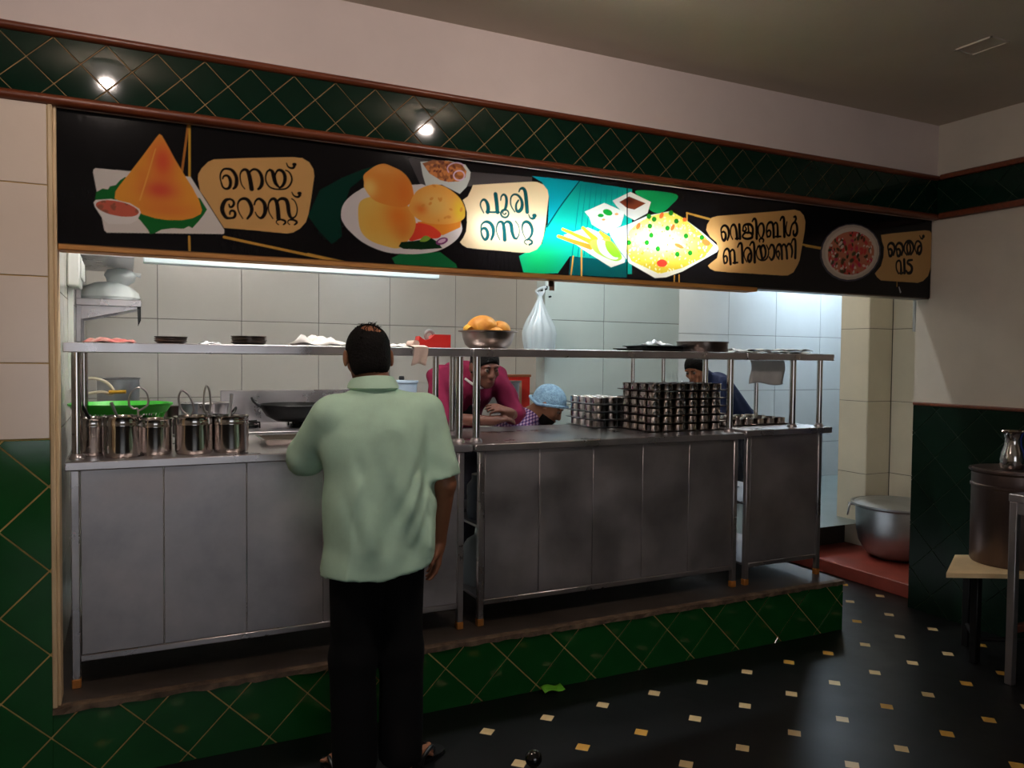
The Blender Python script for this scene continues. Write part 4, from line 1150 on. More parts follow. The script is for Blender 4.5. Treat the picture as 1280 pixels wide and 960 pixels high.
# trousers
T = Field(w_(-.30, -.25, .03), w_(.30, .25, 1.02), .0085)
T.ell(w_(.0, .01, .92), (.172, .132, .15), None, .05)
for s_ in (-1, 1):
    T.cone(w_(s_ * .092, .0, .86), w_(s_ * .095, .005, .48), .094, .086, .04)
    T.cone(w_(s_ * .098, .005, .48), w_(s_ * .092, -.015, .075), .088, .080, .03)
T.each(lambda X, D: D + .004 * np.sin(34 * X[..., 0] + 5 * X[..., 2]) * np.clip((.8 - X[..., 2]) / .3, 0, 1))
T.each(lambda X, D: np.maximum(D, .062 - X[..., 2] + .25 * (X[..., 1] - BY)))
T.each(lambda X, D: np.maximum(D, X[..., 2] - .985))
field_obj('trousers', T, cloth('black_cotton', (10, 10, 12), rough=.9), man)
def slipper(cx, cy, ang, label):
    t = thing('slipper', label, 'slipper', w_(cx, cy, 0), 'pair of black slippers')
    ca, sa = math.cos(ang), math.sin(ang)
    out = [(-.115, .0), (-.105, .035), (-.04, .036), (.03, .044), (.09, .046), (.13, .030), (.143, .0), (.13, -.030), (.09, -.042), (.03, -.036), (-.04, -.032), (-.105, -.033)]
    out = [tuple(p) for p in catmull(out, 3, True)]
    q = [(ca * a - sa * b, sa * a + ca * b) for a, b in out]
    n = len(q)
    mb = MB().add([(a, b, 0.0005) for a, b in q] + [(a, b, .018) for a, b in q], [tuple(range(n))[::-1], tuple(range(n, 2 * n))] + [(i, (i + 1) % n, (i + 1) % n + n, i + n) for i in range(n)])
    so = obj('sole', mb, m_black_plastic, t, world=False)
    for s_ in (-1, 1):
        p = [(.085, .006 * s_, .02), (.045, .035 * s_, .062), (-.01, .043 * s_, .045), (-.03, .044 * s_, .016)]
        p = [(ca * a - sa * b, sa * a + ca * b, z) for a, b, z in p]
        obj('strap', MB().tube([tuple(v) for v in catmull(p, 4)], .0085, 8), m_black_plastic, t, world=False)
slipper(.175, .020, .50, "black slipper turned outward on the man's right foot")
slipper(-.12, .06, 1.80, "black slipper on the man's left foot in the dark")

# --- cook in maroon leaning on the counter
cook = thing('person', 'cook in a maroon shirt leaning forward on his forearms behind the middle pipes', 'person', (1.93, 4.80, ZK))
Rk = frame((.10, -1, -.35), (0, -.35, 1))
hk = (1.955, 4.36, 1.575)
Lk, addk = head_prims(hk, Rk, 1.0)
F = Field((1.50, 4.05, ZK - .005), (2.42, 5.25, 1.80), .0075)
addk(F)
F.cone((1.945, 4.42, 1.53), (1.93, 4.56, 1.48), .058, .066, .03)
F.cone((1.93, 4.58, 1.44), (1.93, 4.86, 1.14), .12, .13, .05)
for s_, sx, ex, hx in ((-1, 1.735, 1.695, 1.985), (1, 2.13, 2.185, 2.07)):
    F.cone((sx, 4.56, 1.50), (ex, 4.40, 1.27), .048, .044, .03)
    e_ = (ex, 4.40, 1.262); h_ = (hx - .02 * s_ * -1, 4.27 + (0.02 if s_ > 0 else 0), 1.252 + (.045 if s_ > 0 else 0))
    F.cone(e_, h_, .042, .029, .015)
    hand(F, h_, (-.9 * s_, -.1, .35 if s_ > 0 else .2), (0, .4, -1 if s_ < 0 else -.6), -s_, .7)
    F.cone((1.93 + s_ * .09, 4.88, 1.05), (1.93 + s_ * .10, 4.78, .72), .08, .055, .04)
    F.cone((1.93 + s_ * .10, 4.78, .72), (1.93 + s_ * .10, 4.86, ZK + .08), .052, .036, .02)
    F.cone((1.93 + s_ * .10, 4.86, ZK + .05), (1.93 + s_ * .12, 4.70, ZK + .03), .036, .026, .02)
field_obj('body', F, m_skin_d, cook)
face_bits(cook, Lk, Rk, 1.0, m_hair)
field_obj('hair', hair_field(hk, Rk, 1.0, (1.82, 4.20, 1.44), (2.09, 4.55, 1.74), .006, .010,
    lambda P: np.maximum(-(P[..., 2] + .05 - 1.0 * np.clip(P[..., 1] + .02, 0, 1)), P[..., 1] - .085)), m_hair, cook)
S = Field((1.48, 4.15, 1.0), (2.44, 5.15, 1.70), .0085)
S.cone((1.93, 4.58, 1.45), (1.93, 4.88, 1.12), .15, .165, .06)
S.ell((1.93, 4.60, 1.46), (.22, .12, .13), None, .06)
S.cone((1.74, 4.57, 1.515), (2.12, 4.57, 1.515), .066, .066, .05)
S.cone((1.94, 4.50, 1.50), (1.945, 4.46, 1.52), .075, .070, .03)
for sx, ex in ((1.735, 1.692), (2.13, 2.188)):
    S.cone((sx, 4.56, 1.50), (ex, 4.42, 1.29), .070, .064, .03)
    S.cone((ex, 4.42, 1.29), (ex + (.03 if ex < 1.9 else -.03), 4.37, 1.267), .062, .058, .02)
S.each(lambda X, D: D - .005 * np.sin(45 * X[..., 2] + 20 * X[..., 0]) - .003 * np.sin(70 * X[..., 0] + 30 * X[..., 1]))
S.each(lambda X, D: np.maximum(D, -(X[..., 2] - 1.214)) if False else D)
S.each(lambda X, D: np.where((X[..., 1] < 4.40) & (X[..., 2] < 1.213), np.maximum(D, 1.213 - X[..., 2]), D))
S.cut((1.93, 4.93, 1.06), (0, .6, -1))
ck_sh = field_obj('shirt', S, cloth('maroon_cotton', (112, 22, 54), scale=12), cook)
obj('collar', MB().tube([tuple(p) for p in catmull([(1.865, 4.45, 1.50), (1.90, 4.405, 1.465), (1.945, 4.395, 1.445), (1.99, 4.405, 1.465), (2.02, 4.45, 1.50)], 4)], [.008] * 17, 8), mat('white_piping', (210, 200, 198), .7), ck_sh)
obj('apron_bib', MB().sheet(8, 8, lambda u, v: (1.88 + .11 * u, 4.452 + .10 * v - .015 * math.sin(PI * u), 1.44 - .2 * v)), cloth('black_apron', (26, 24, 26)), cook, solid=.003)
T = Field((1.66, 4.5, ZK), (2.2, 5.15, 1.2), .012)
T.cone((1.93, 4.90, 1.08), (1.93, 4.90, 1.04), .15, .15, .05)
for s_ in (-1, 1):
    T.cone((1.93 + s_ * .09, 4.88, 1.0), (1.93 + s_ * .10, 4.78, .72), .105, .08, .04)
    T.cone((1.93 + s_ * .10, 4.78, .72), (1.93 + s_ * .10, 4.86, ZK + .10), .078, .07, .02)
field_obj('trousers', T, cloth('dark_trousers', (34, 32, 40)), cook)

# --- cook in a blue hair net bending low
net = thing('person', 'cook in a pale blue hair net and purple checked shirt bending low behind the counter', 'person', (2.36, 4.78, ZK))
Rn = frame((.75, -.60, -.75), (.35, -.25, .6))
hn = (2.475, 4.50, 1.325)
Ln, addn = head_prims(hn, Rn, 1.0)
F = Field((1.95, 4.1, ZK - .005), (2.82, 5.2, 1.5), .0080)
addn(F)
F.cone((2.42, 4.54, 1.29), (2.34, 4.60, 1.22), .056, .066, .03)
F.cone((2.32, 4.62, 1.16), (2.34, 4.86, .98), .12, .13, .05)
for s_, S0, E0, W0 in ((-1, (2.19, 4.58, 1.17), (2.16, 4.45, .95), (2.36, 4.43, .90)), (1, (2.46, 4.66, 1.13), (2.55, 4.56, .93), (2.45, 4.44, .87))):
    F.cone(S0, E0, .046, .042, .03); F.cone(E0, W0, .041, .028, .015); hand(F, W0, (.5 * -s_, -.2, -.5), (0, .5, -.5), -s_, .6)
    F.cone((2.36 + s_ * .09, 4.92, .92), (2.36 + s_ * .10, 4.72, .66), .08, .056, .04)
    F.cone((2.36 + s_ * .10, 4.72, .66), (2.36 + s_ * .10, 4.86, ZK + .08), .052, .036, .02)
    F.cone((2.36 + s_ * .10, 4.86, ZK + .05), (2.36 + s_ * .11, 4.70, ZK + .03), .036, .026, .02)
field_obj('body', F, m_skin, net)
face_bits(net, Ln, Rn, 1.0, m_hair)
field_obj('beard', hair_field(hn, Rn, 1.0, (2.33, 4.32, 1.14), (2.68, 4.68, 1.46), .0065, -.03,
    lambda P: np.maximum.reduce([P[..., 2] + .058, -(P[..., 1] - .01)]), lambda F: F.ell(Ln(0, .030, -.055), (.066, .075, .078), Rn, .02), ears=False), m_hair, net)
def netfn(P):
    return np.maximum(-(P[..., 2] + .030 - .62 * np.clip(P[..., 1] + .06, 0, 1)), P[..., 1] - .12) + .0035 * np.sin(P[..., 0] * 130 + 2 * np.sin(P[..., 2] * 60)) * np.sin(P[..., 1] * 90)
H_ = hair_field(hn, Rn, 1.0, (2.30, 4.30, 1.14), (2.66, 4.70, 1.50), .0055, .019, netfn, ears=False)
m_net = mat('blue_net_fabric', (150, 184, 204), .8, col2=(104, 134, 160), scale=46, bump=.6, bscale=150)
cap = field_obj('hair_net', H_, m_net, net, 0)
band = [Ln(.101 * math.cos(a), -.012 + .120 * math.sin(a) * .98, -.030 + .60 * max(0, .12 * math.sin(a) + .04)) for a in np.linspace(0, 2 * PI, 41)]
obj('elastic_band', MB().tube(band, .010, 8), m_net, cap)
S = Field((1.95, 4.25, .80), (2.75, 5.12, 1.42), .0085)
S.cone((2.31, 4.63, 1.16), (2.35, 4.88, .95), .15, .155, .06)
S.cone((2.20, 4.58, 1.19), (2.45, 4.65, 1.15), .068, .066, .05)
S.cone((2.36, 4.585, 1.22), (2.39, 4.565, 1.25), .078, .070, .03)
for S0, E0 in (((2.19, 4.58, 1.17), (2.165, 4.48, 1.01)), ((2.46, 4.66, 1.13), (2.535, 4.58, .98))): S.cone(S0, E0, .070, .068, .03)
S.each(lambda X, D: D - .004 * np.sin(50 * X[..., 2] + 30 * X[..., 0]))
S.cut((2.35, 4.93, .90), (0, .5, -1))
def plaid():
    m = bpy.data.materials.new('purple_check'); m.use_nodes = True
    nt = m.node_tree; b = nt.nodes['Principled BSDF']; b.inputs['Roughness'].default_value = .85
    tc = nt.nodes.new('ShaderNodeTexCoord'); cur = None
    for ax, rot in (('X', (0, 0, .6)), ('Z', (.5, .2, 0))):
        mp = nt.nodes.new('ShaderNodeMapping'); mp.inputs['Rotation'].default_value = rot
        nt.links.new(tc.outputs['Object'], mp.inputs[0])
        wv = nt.nodes.new('ShaderNodeTexWave'); wv.bands_direction = ax; wv.inputs['Scale'].default_value = 16; wv.inputs['Distortion'].default_value = 1.5
        nt.links.new(mp.outputs[0], wv.inputs[0])
        if cur is None: cur = wv.outputs[1]
        else:
            ad = nt.nodes.new('ShaderNodeMath'); ad.operation = 'ADD'; nt.links.new(cur, ad.inputs[0]); nt.links.new(wv.outputs[1], ad.inputs[1]); cur = ad.outputs[0]
    mu = nt.nodes.new('ShaderNodeMath'); mu.operation = 'MULTIPLY'; mu.inputs[1].default_value = .5; nt.links.new(cur, mu.inputs[0])
    r = nt.nodes.new('ShaderNodeValToRGB'); nt.links.new(mu.outputs[0], r.inputs[0])
    r.color_ramp.elements[0].color = (*lin((70, 50, 110)), 1); r.color_ramp.elements[0].position = .25
    r.color_ramp.elements[1].color = (*lin((206, 176, 206)), 1); r.color_ramp.elements[1].position = .8
    e = r.color_ramp.elements.new(.5); e.color = (*lin((138, 80, 120)), 1)
    nt.links.new(r.outputs[0], b.inputs['Base Color'])
    return m
field_obj('shirt', S, plaid(), net)
T = Field((2.1, 4.5, ZK), (2.62, 5.2, 1.1), .012)
T.cone((2.36, 4.92, .98), (2.36, 4.93, .93), .15, .15, .05)
for s_ in (-1, 1):
    T.cone((2.36 + s_ * .09, 4.92, .90), (2.36 + s_ * .10, 4.72, .66), .105, .08, .04)
    T.cone((2.36 + s_ * .10, 4.72, .66), (2.36 + s_ * .10, 4.86, ZK + .10), .078, .07, .02)
field_obj('trousers', T, cloth('grey_trousers', (60, 58, 62)), net)

# --- man in navy bending beyond the partition
nav = thing('person', 'man in a dark navy shirt bending forward beyond the tiled partition', 'person', (5.05, 5.62, ZK))
Rv = frame((-1, -.35, -.55), (-.45, -.1, 1))
hv = (4.565, 5.58, 1.545)
Lv, addv = head_prims(hv, Rv, 1.08)
F = Field((4.2, 5.1, ZK - .005), (5.6, 6.1, 1.75), .009)
addv(F)
F.cone((4.62, 5.60, 1.50), (4.74, 5.62, 1.44), .058, .068, .03)
F.cone((4.80, 5.62, 1.36), (5.14, 5.64, 1.08), .13, .13, .05)
for s_ in (-1, 1):
    F.cone((4.76, 5.62 + s_ * .19, 1.40), (4.66, 5.62 + s_ * .22, 1.14), .048, .044, .03)
    F.cone((4.66, 5.62 + s_ * .22, 1.14), (4.46, 5.60 + s_ * .15, 1.02), .042, .029, .015)
    hand(F, (4.46, 5.60 + s_ * .15, 1.02), (-1, -.2 * s_, -.4), (0, 0, -1), s_, .6)
    F.cone((5.16, 5.64 + s_ * .09, 1.0), (5.06, 5.64 + s_ * .10, .70), .08, .055, .04)
    F.cone((5.06, 5.64 + s_ * .10, .70), (5.12, 5.64 + s_ * .10, ZK + .08), .052, .036, .02)
    F.cone((5.12, 5.64 + s_ * .10, ZK + .05), (4.96, 5.64 + s_ * .11, ZK + .03), .036, .026, .02)
field_obj('body', F, mat('warm_brown_skin', (170, 108, 78), .55, vary=.08, scale=12), nav)
face_bits(nav, Lv, Rv, 1.08, m_hair)
field_obj('hair', hair_field(hv, Rv, 1.08, (4.40, 5.40, 1.38), (4.76, 5.78, 1.74), .007, .012,
    lambda P: np.maximum(-(P[..., 2] + .06 - 1.1 * np.clip(P[..., 1] + .02, 0, 1)), P[..., 1] - .088)), m_hair, nav)
S = Field((4.3, 5.15, .85), (5.6, 6.1, 1.66), .0095)
S.cone((4.82, 5.62, 1.355), (5.16, 5.64, 1.04), .165, .16, .06)
S.cone((4.77, 5.44, 1.41), (4.77, 5.80, 1.41), .070, .070, .06)
S.cone((4.72, 5.61, 1.45), (4.68, 5.605, 1.475), .078, .072, .03)
for s_ in (-1, 1): S.cone((4.76, 5.62 + s_ * .19, 1.40), (4.67, 5.62 + s_ * .22, 1.18), .072, .068, .03)
S.each(lambda X, D: D - .005 * np.sin(40 * X[..., 0] + 30 * X[..., 2]))
S.cut((5.20, 5.64, .98), (.5, 0, -1))
field_obj('shirt', S, cloth('navy_cotton', (34, 42, 72)), nav)
T = Field((4.8, 5.3, ZK), (5.45, 5.98, 1.2), .012)
T.cone((5.16, 5.64, 1.06), (5.16, 5.64, 1.0), .15, .15, .05)
for s_ in (-1, 1):
    T.cone((5.16, 5.64 + s_ * .09, 1.0), (5.06, 5.64 + s_ * .10, .70), .105, .08, .04)
    T.cone((5.06, 5.64 + s_ * .10, .70), (5.12, 5.64 + s_ * .10, ZK + .10), .078, .07, .02)
field_obj('trousers', T, cloth('charcoal_trousers', (40, 40, 46)), nav)
# outlines of the print on the menu board, in millimetres from its lower left corner
PRINT = [
('P',1,(12,52,42),0,[(969,305),(1063,366),(1150,410),(1230,445),(1098,327),(1055,203),(1063,118),(1020,81),(969,128),(919,191)]),
('P',14,(24,105,60),0,[(1287,38),(1324,58),(1514,80),(1593,30),(1603,-1),(1306,6)]),
('P',0,(70,66,68),0,[(1359,486),(1434,486),(1550,455),(1982,470),(1982,437),(1669,395),(1512,369),(1416,377)]),
('P',15,(10,150,165),0,[(1982,475),(2244,479),(2072,253),(2077,389),(2037,452)]),
('P',15,(16,165,150),0,[(2250,479),(2561,472),(2568,39),(2351,27),(2198,107),(2131,19),(1944,4),(1917,88),(2041,154),(2064,243)]),
('B',(20,185,110),(2009,65),(171,121),1.0),
('B',(8,105,115),(2355,466),(207,61),0.8),
('B',(6,90,100),(2468,165),(146,141),0.7),
('S',15,(8,110,115),[2.2,5.6],[(2256,466),(2210,108)]),
('S',15,(8,110,115),[2.2,5.6],[(2286,465),(2244,110)]),
('S',15,(8,110,115),[2.2,5.6],[(2317,464),(2279,112)]),
('S',15,(8,110,115),[2.2,5.6],[(2347,464),(2314,114)]),
('S',15,(8,110,115),[2.2,5.6],[(2378,463),(2349,117)]),
('S',15,(8,110,115),[2.2,5.6],[(2409,462),(2385,119)]),
('S',15,(8,110,115),[2.2,5.6],[(2440,461),(2420,121)]),
('S',15,(8,110,115),[2.2,5.6],[(2471,460),(2457,124)]),
('S',15,(8,110,115),[2.2,5.6],[(2503,460),(2493,126)]),
('P',15,(8,80,85),0,[(2201,107),(2536,98),(2538,19),(2194,13)]),
('S',15,(4,70,80),[3.3,5.6,7.8],[(2241,474),(2149,357),(2067,239)]),
('P',16,(18,140,80),1,[(2592,469),(2843,473),(2805,409),(2739,366),(2675,376),(2624,423)]),
('S',0,(205,155,70),[8.1,8.1],[(453,69),(455,-1)]),
('S',0,(205,155,70),[10.1,10.1],[(584,77),(1083,3)]),
('S',0,(205,155,70),[11.0,8.3,2.8],[(919,30),(1055,10),(1134,1)]),
('S',0,(190,120,55),[8.3,8.3],[(451,507),(427,318)]),
('S',0,(215,165,60),[8.3,8.3],[(456,508),(455,297)]),
('P',2,(222,214,208),0,[(118,284),(119,294),(126,301),(245,303),(459,305),(585,106),(584,91),(578,89),(163,62),(154,71)]),
('P',2,(25,105,45),0,[(124,181),(128,212),(149,227),(168,226),(174,238),(194,245),(209,265),(226,279),(494,224),(520,182),(507,159),(489,133),(465,103),(452,110),(433,98),(392,97),(352,88),(330,73),(312,68),(305,83),(277,119),(200,189)]),
('P',2,(236,160,60),0,[(347,458),(356,453),(376,417),(402,368),(434,314),(466,264),(490,217),(501,178),(496,162),(466,143),(429,132),(374,128),(330,131),(286,142),(242,169),(190,193),(193,221),(208,246),(243,298),(287,365),(333,438)]),
('B',(226,92,58),(358,354),(48,82),1.0),
('B',(220,86,62),(348,242),(70,43),1.0),
('B',(228,120,60),(375,167),(114,34),0.7),
('B',(226,130,60),(287,298),(31,29),0.6),
('S',2,(240,170,80),[3.7,4.6,5.5],[(333,399),(304,290),(277,196)]),
('P',2,(232,226,222),0,[(119,172),(126,182),(178,191),(242,181),(275,162),(280,148),(268,119),(242,101),(169,95),(150,111),(123,156)]),
('P',2,(205,100,80),0,[(273,147),(269,140),(260,134),(248,130),(231,128),(213,127),(194,129),(175,132),(158,137),(143,144),(133,151),(127,158),(126,165),(129,172),(138,178),(150,182),(166,185),(184,185),(203,184),(222,181),(240,176),(255,169),(265,162),(272,155)]),
('N',(150,90,70),14,18,1),
('P',6,(214,166,104),0,[(486,301),(488,319),(501,344),(524,371),(546,384),(684,406),(856,430),(894,431),(923,417),(941,390),(945,361),(939,319),(931,259),(921,200),(910,165),(886,136),(857,117),(832,111),(724,113),(645,114),(584,114),(550,167),(520,216),(494,253)]),
('S',10,(24,17,16),[5.7,6.2,6.7,8.1,9.6,12.0,14.5,15.0,15.4,12.0,8.6],[(574,293),(570,312),(572,332),(582,348),(596,352),(612,350),(624,338),(632,319),(632,297),(627,282),(620,275)]),
('S',10,(24,17,16),[6.7,7.6,8.6,10.6,12.5,13.0,13.5,11.5,9.6,7.6,5.7],[(574,293),(579,279),(588,272),(598,273),(606,281),(609,296),(607,311),(601,322),(592,325),(583,320),(579,310)]),
('S',10,(24,17,16),[4.7,5.2,5.8,6.3,8.0,11.2,14.1,16.8,17.8,18.4],[(664,279),(653,293),(647,313),(646,333),(651,347),(661,356),(673,354),(680,340),(686,313),(691,281)]),
('S',10,(24,17,16),[6.7,8.1,9.6,12.0,14.5,15.0,15.4,12.5,9.6],[(681,341),(688,354),(700,362),(715,359),(726,346),(732,326),(731,305),(724,290),(717,283)]),
('S',10,(24,17,16),[8.6,7.6,6.7,6.7,6.7,6.7,6.7,7.1,7.6,7.6,7.6,6.7,5.7],[(763,367),(752,357),(746,335),(749,315),(761,298),(779,291),(804,291),(828,297),(844,313),(852,335),(848,355),(838,368),(827,372)]),
('S',10,(24,17,16),[9.6,15.4,17.4,15.4,7.6],[(763,367),(773,360),(779,339),(786,315),(802,297)]),
('S',10,(24,17,16),[7.6,11.3,14.0,15.2,14.5,12.8,9.1,6.9,5.7],[(802,297),(813,306),(822,323),(824,344),(818,362),(806,370),(794,367),(786,352),(784,331)]),
('S',10,(24,17,16),[4.7,6.7,8.6,9.6,11.5],[(830,402),(836,389),(846,384),(857,385),(862,393)]),
('S',10,(24,17,16),[13.5,13.5],[(860,400),(865,401)]),
('S',10,(24,17,16),[8.6,13.2,16.1,17.4,16.1,13.2,8.6],[(607,232),(591,226),(581,209),(577,189),(582,170),(593,156),(607,155)]),
('S',10,(24,17,16),[8.6,9.8,10.4,9.8,8.4,6.7],[(607,232),(618,227),(622,215),(616,203),(607,200),(603,210)]),
('S',10,(24,17,16),[8.6,10.1,11.5,10.6,9.6,8.1,6.7],[(607,155),(621,159),(627,171),(624,183),(614,186),(607,180),(606,171)]),
('S',10,(24,17,16),[4.7,5.3,6.1,7.2,9.6,12.5,14.9,16.2,15.6,12.7,8.6],[(656,158),(643,179),(637,199),(638,219),(647,233),(661,239),(675,235),(686,219),(691,199),(687,179),(674,159)]),
('S',10,(24,17,16),[6.7,7.8,9.8,13.3,15.6,17.4,15.6,13.1,9.0,6.5,4.7],[(701,218),(706,233),(716,243),(728,241),(740,229),(745,209),(743,188),(734,171),(724,166),(712,175),(705,188)]),
('S',10,(24,17,16),[4.7,5.3,6.2,7.4,10.6,14.0,16.4,17.8,18.4],[(775,168),(761,190),(757,210),(759,230),(769,246),(781,249),(790,237),(795,209),(798,170)]),
('S',10,(24,17,16),[6.7,10.1,13.6,16.6,17.3,16.3,13.2,7.6],[(792,234),(800,248),(814,254),(829,249),(836,229),(839,201),(846,181),(857,176)]),
('S',10,(24,17,16),[7.6,6.5,5.7,5.7,5.7,5.7],[(857,176),(869,189),(874,212),(871,233),(863,249),(852,257)]),
('S',10,(24,17,16),[4.7,4.7,5.3,7.5,9.2,10.3,8.9,6.7],[(798,145),(790,151),(790,159),(800,166),(813,166),(824,162),(825,154),(818,147)]),
('S',10,(24,17,16),[4.7,4.7,5.3,7.5,9.2,10.3,8.9,6.7],[(843,149),(836,155),(837,164),(846,169),(860,169),(871,164),(871,157),(863,150)]),
('S',10,(24,17,16),[7.6,7.6],[(800,173),(796,165)]),
('S',10,(24,17,16),[6.7,6.7],[(857,178),(852,169)]),
('S',10,(24,17,16),[4.7,6.7,8.6,9.6,11.5],[(852,284),(859,272),(869,267),(878,267),(885,275)]),
('S',10,(24,17,16),[13.5,13.5],[(881,282),(886,283)]),
('P',3,(198,206,204),0,[(1417,477),(1552,498),(1635,489),(1662,457),(1658,426),(1642,388),(1609,353),(1575,366),(1520,386),(1444,373),(1428,421)]),
('P',3,(150,92,55),0,[(1426,471),(1476,491),(1552,496),(1619,488),(1641,460),(1636,431),(1603,409),(1553,401),(1514,405),(1460,430)]),
('N',(205,130,75),40,20,2),
('N',(110,60,50),20,14,3),
('S',3,(215,190,215),[6.1,6.1,6.1,6.1,6.1,6.1,6.1,6.1,6.1,6.1,6.1,6.1,6.1],[(1632,440),(1628,428),(1619,419),(1605,415),(1592,416),(1582,423),(1578,434),(1582,445),(1592,454),(1605,458),(1618,457),(1628,450),(1632,440)]),
('S',3,(205,175,205),[5.1,5.1,5.1,5.1,5.1,5.1,5.1],[(1553,446),(1547,460),(1553,474),(1569,486),(1591,493),(1613,492),(1629,483)]),
('P',3,(214,208,210),1,[(1059,208),(1066,247),(1091,283),(1135,319),(1185,341),(1386,371),(1444,373),(1553,323),(1618,216),(1610,163),(1566,119),(1500,84),(1419,66),(1340,60),(1252,64),(1161,95),(1096,143),(1067,179)]),
('P',3,(226,140,50),0,[(1403,208),(1616,236),(1613,200),(1527,157),(1446,166)]),
('P',3,(222,70,52),1,[(1387,196),(1462,198),(1516,166),(1503,142),(1435,137),(1366,122)]),
('P',3,(228,190,95),1,[(1143,273),(1200,301),(1287,307),(1360,274),(1395,217),(1390,167),(1366,127),(1319,84),(1252,89),(1186,109),(1146,147),(1134,214)]),
('B',(226,128,45),(1318,225),(88,85),1.0),
('B',(215,118,45),(1340,163),(47,55),0.7),
('B',(228,170,70),(1201,181),(62,60),0.6),
('P',3,(224,140,58),1,[(1160,357),(1157,386),(1180,411),(1215,437),(1250,448),(1286,440),(1328,425),(1359,399),(1380,361),(1384,306),(1339,267),(1261,270),(1200,288),(1162,333)]),
('B',(236,196,110),(1180,335),(36,40),1.0),
('B',(216,112,40),(1339,332),(42,70),0.7),
('B',(236,170,90),(1235,424),(73,25),0.6),
('P',3,(232,165,78),1,[(1364,269),(1381,316),(1412,354),(1476,382),(1531,379),(1586,352),(1620,319),(1636,279),(1625,237),(1554,210),(1456,206),(1402,223),(1371,250)]),
('B',(225,190,110),(1488,291),(78,50),0.8),
('B',(222,120,45),(1421,267),(31,25),0.9),
('B',(222,190,50),(1609,277),(31,55),0.9),
('N',(214,140,60),16,12,4),
('P',3,(20,48,28),0,[(1317,91),(1329,112),(1392,122),(1473,140),(1503,125),(1525,98),(1425,85),(1340,82)]),
('P',3,(120,160,60),1,[(1416,123),(1440,148),(1467,140),(1446,123)]),
('P',3,(120,60,110),0,[(1552,142),(1552,138),(1551,133),(1547,129),(1542,124),(1536,120),(1529,116),(1521,114),(1513,112),(1507,112),(1501,113),(1497,115),(1494,118),(1494,122),(1495,127),(1499,132),(1504,136),(1510,141),(1517,144),(1525,147),(1532,148),(1539,148),(1545,147),(1549,145)]),
('P',3,(205,170,200),0,[(1541,139),(1542,137),(1540,134),(1538,131),(1535,129),(1531,126),(1526,124),(1521,122),(1516,121),(1512,121),(1508,121),(1506,122),(1504,124),(1504,126),(1505,128),(1508,131),(1511,134),(1515,136),(1520,139),(1525,140),(1529,141),(1534,142),(1537,142),(1540,141)]),
('P',7,(232,208,168),0,[(1674,400),(1822,424),(1978,448),(2008,450),(2043,441),(2068,417),(2075,387),(2069,338),(2060,257),(2048,194),(2036,154),(2012,126),(1972,109),(1922,105),(1801,107),(1707,107),(1647,109),(1624,120),(1612,132),(1628,154),(1642,184),(1646,223),(1645,273),(1634,306),(1624,326),(1649,345),(1667,381)]),
('S',11,(10,70,74),[6.5,7.2,7.8,8.5,11.5,14.9,18.4,19.8,19.8],[(1730,277),(1718,297),(1713,313),(1717,328),(1728,338),(1740,334),(1750,317),(1753,296),(1750,282)]),
('S',11,(10,70,74),[9.8,9.8,9.8],[(1744,282),(1776,284),(1809,287)]),
('S',11,(10,70,74),[20.9,20.9,20.9],[(1790,369),(1796,330),(1801,287)]),
('S',11,(10,70,74),[6.5,7.9,10.5,14.2,15.7,15.3,13.1],[(1817,344),(1820,361),(1832,372),(1844,364),(1848,343),(1845,317),(1839,301)]),
('S',11,(10,70,74),[8.7,9.1,9.4,9.8,10.2,10.5,10.9,10.5,10.2,9.8,9.4,9.1,8.7],[(1860,285),(1857,276),(1850,268),(1840,265),(1829,267),(1822,273),(1819,281),(1822,291),(1829,298),(1839,301),(1849,300),(1857,294),(1860,285)]),
('S',11,(10,70,74),[5.4,6.1,6.8,7.6],[(1832,294),(1829,284),(1838,279),(1846,286)]),
('S',11,(10,70,74),[6.5,7.1,7.7,8.3,9.4,11.8,14.4,17.4,18.3,17.7,15.4,12.4,10.5,8.7],[(1892,296),(1876,316),(1869,336),(1871,362),(1885,377),(1905,377),(1922,363),(1931,340),(1928,316),(1915,301),(1903,302),(1898,317),(1900,335),(1911,353)]),
('S',11,(10,70,74),[7.6,10.2,15.6,19.6,20.9,20.9],[(1913,394),(1920,407),(1935,411),(1946,397),(1952,362),(1958,302)]),
('S',11,(10,70,74),[7.6,8.2,9.8,14.2,17.4,19.3,16.0,10.9],[(1717,190),(1718,216),(1729,231),(1747,237),(1766,230),(1779,210),(1780,182),(1770,156)]),
('S',11,(10,70,74),[8.7,10.9,13.1,15.3,17.6,16.5,15.3,11.5,7.6],[(1717,190),(1723,169),(1735,154),(1746,158),(1752,174),(1749,193),(1739,205),(1726,204),(1719,194)]),
('S',11,(10,70,74),[5.4,6.6,8.0,10.0,13.1,17.6,19.6,20.9],[(1814,159),(1799,188),(1797,214),(1805,236),(1819,243),(1831,234),(1837,204),(1840,161)]),
('S',11,(10,70,74),[7.6,12.0,16.1,19.8,19.0,15.3,8.7],[(1834,230),(1846,244),(1861,245),(1873,233),(1879,199),(1890,174),(1903,169)]),
('S',11,(10,70,74),[7.6,6.5,5.4,5.6,5.9],[(1903,169),(1915,189),(1917,215),(1910,236),(1896,252)]),
('S',11,(10,70,74),[5.4,6.7,9.0,12.4,15.3,17.4,16.7,13.5,8.7],[(1950,175),(1937,199),(1932,225),(1938,246),(1955,255),(1973,247),(1985,225),(1984,198),(1969,174)]),
('S',11,(10,70,74),[5.4,5.9,6.5,9.2,12.0,10.9,9.8],[(1958,146),(1946,154),(1949,165),(1966,171),(1984,165),(1985,154),(1971,146)]),
('S',11,(10,70,74),[8.7,8.7],[(1967,176),(1961,168)]),
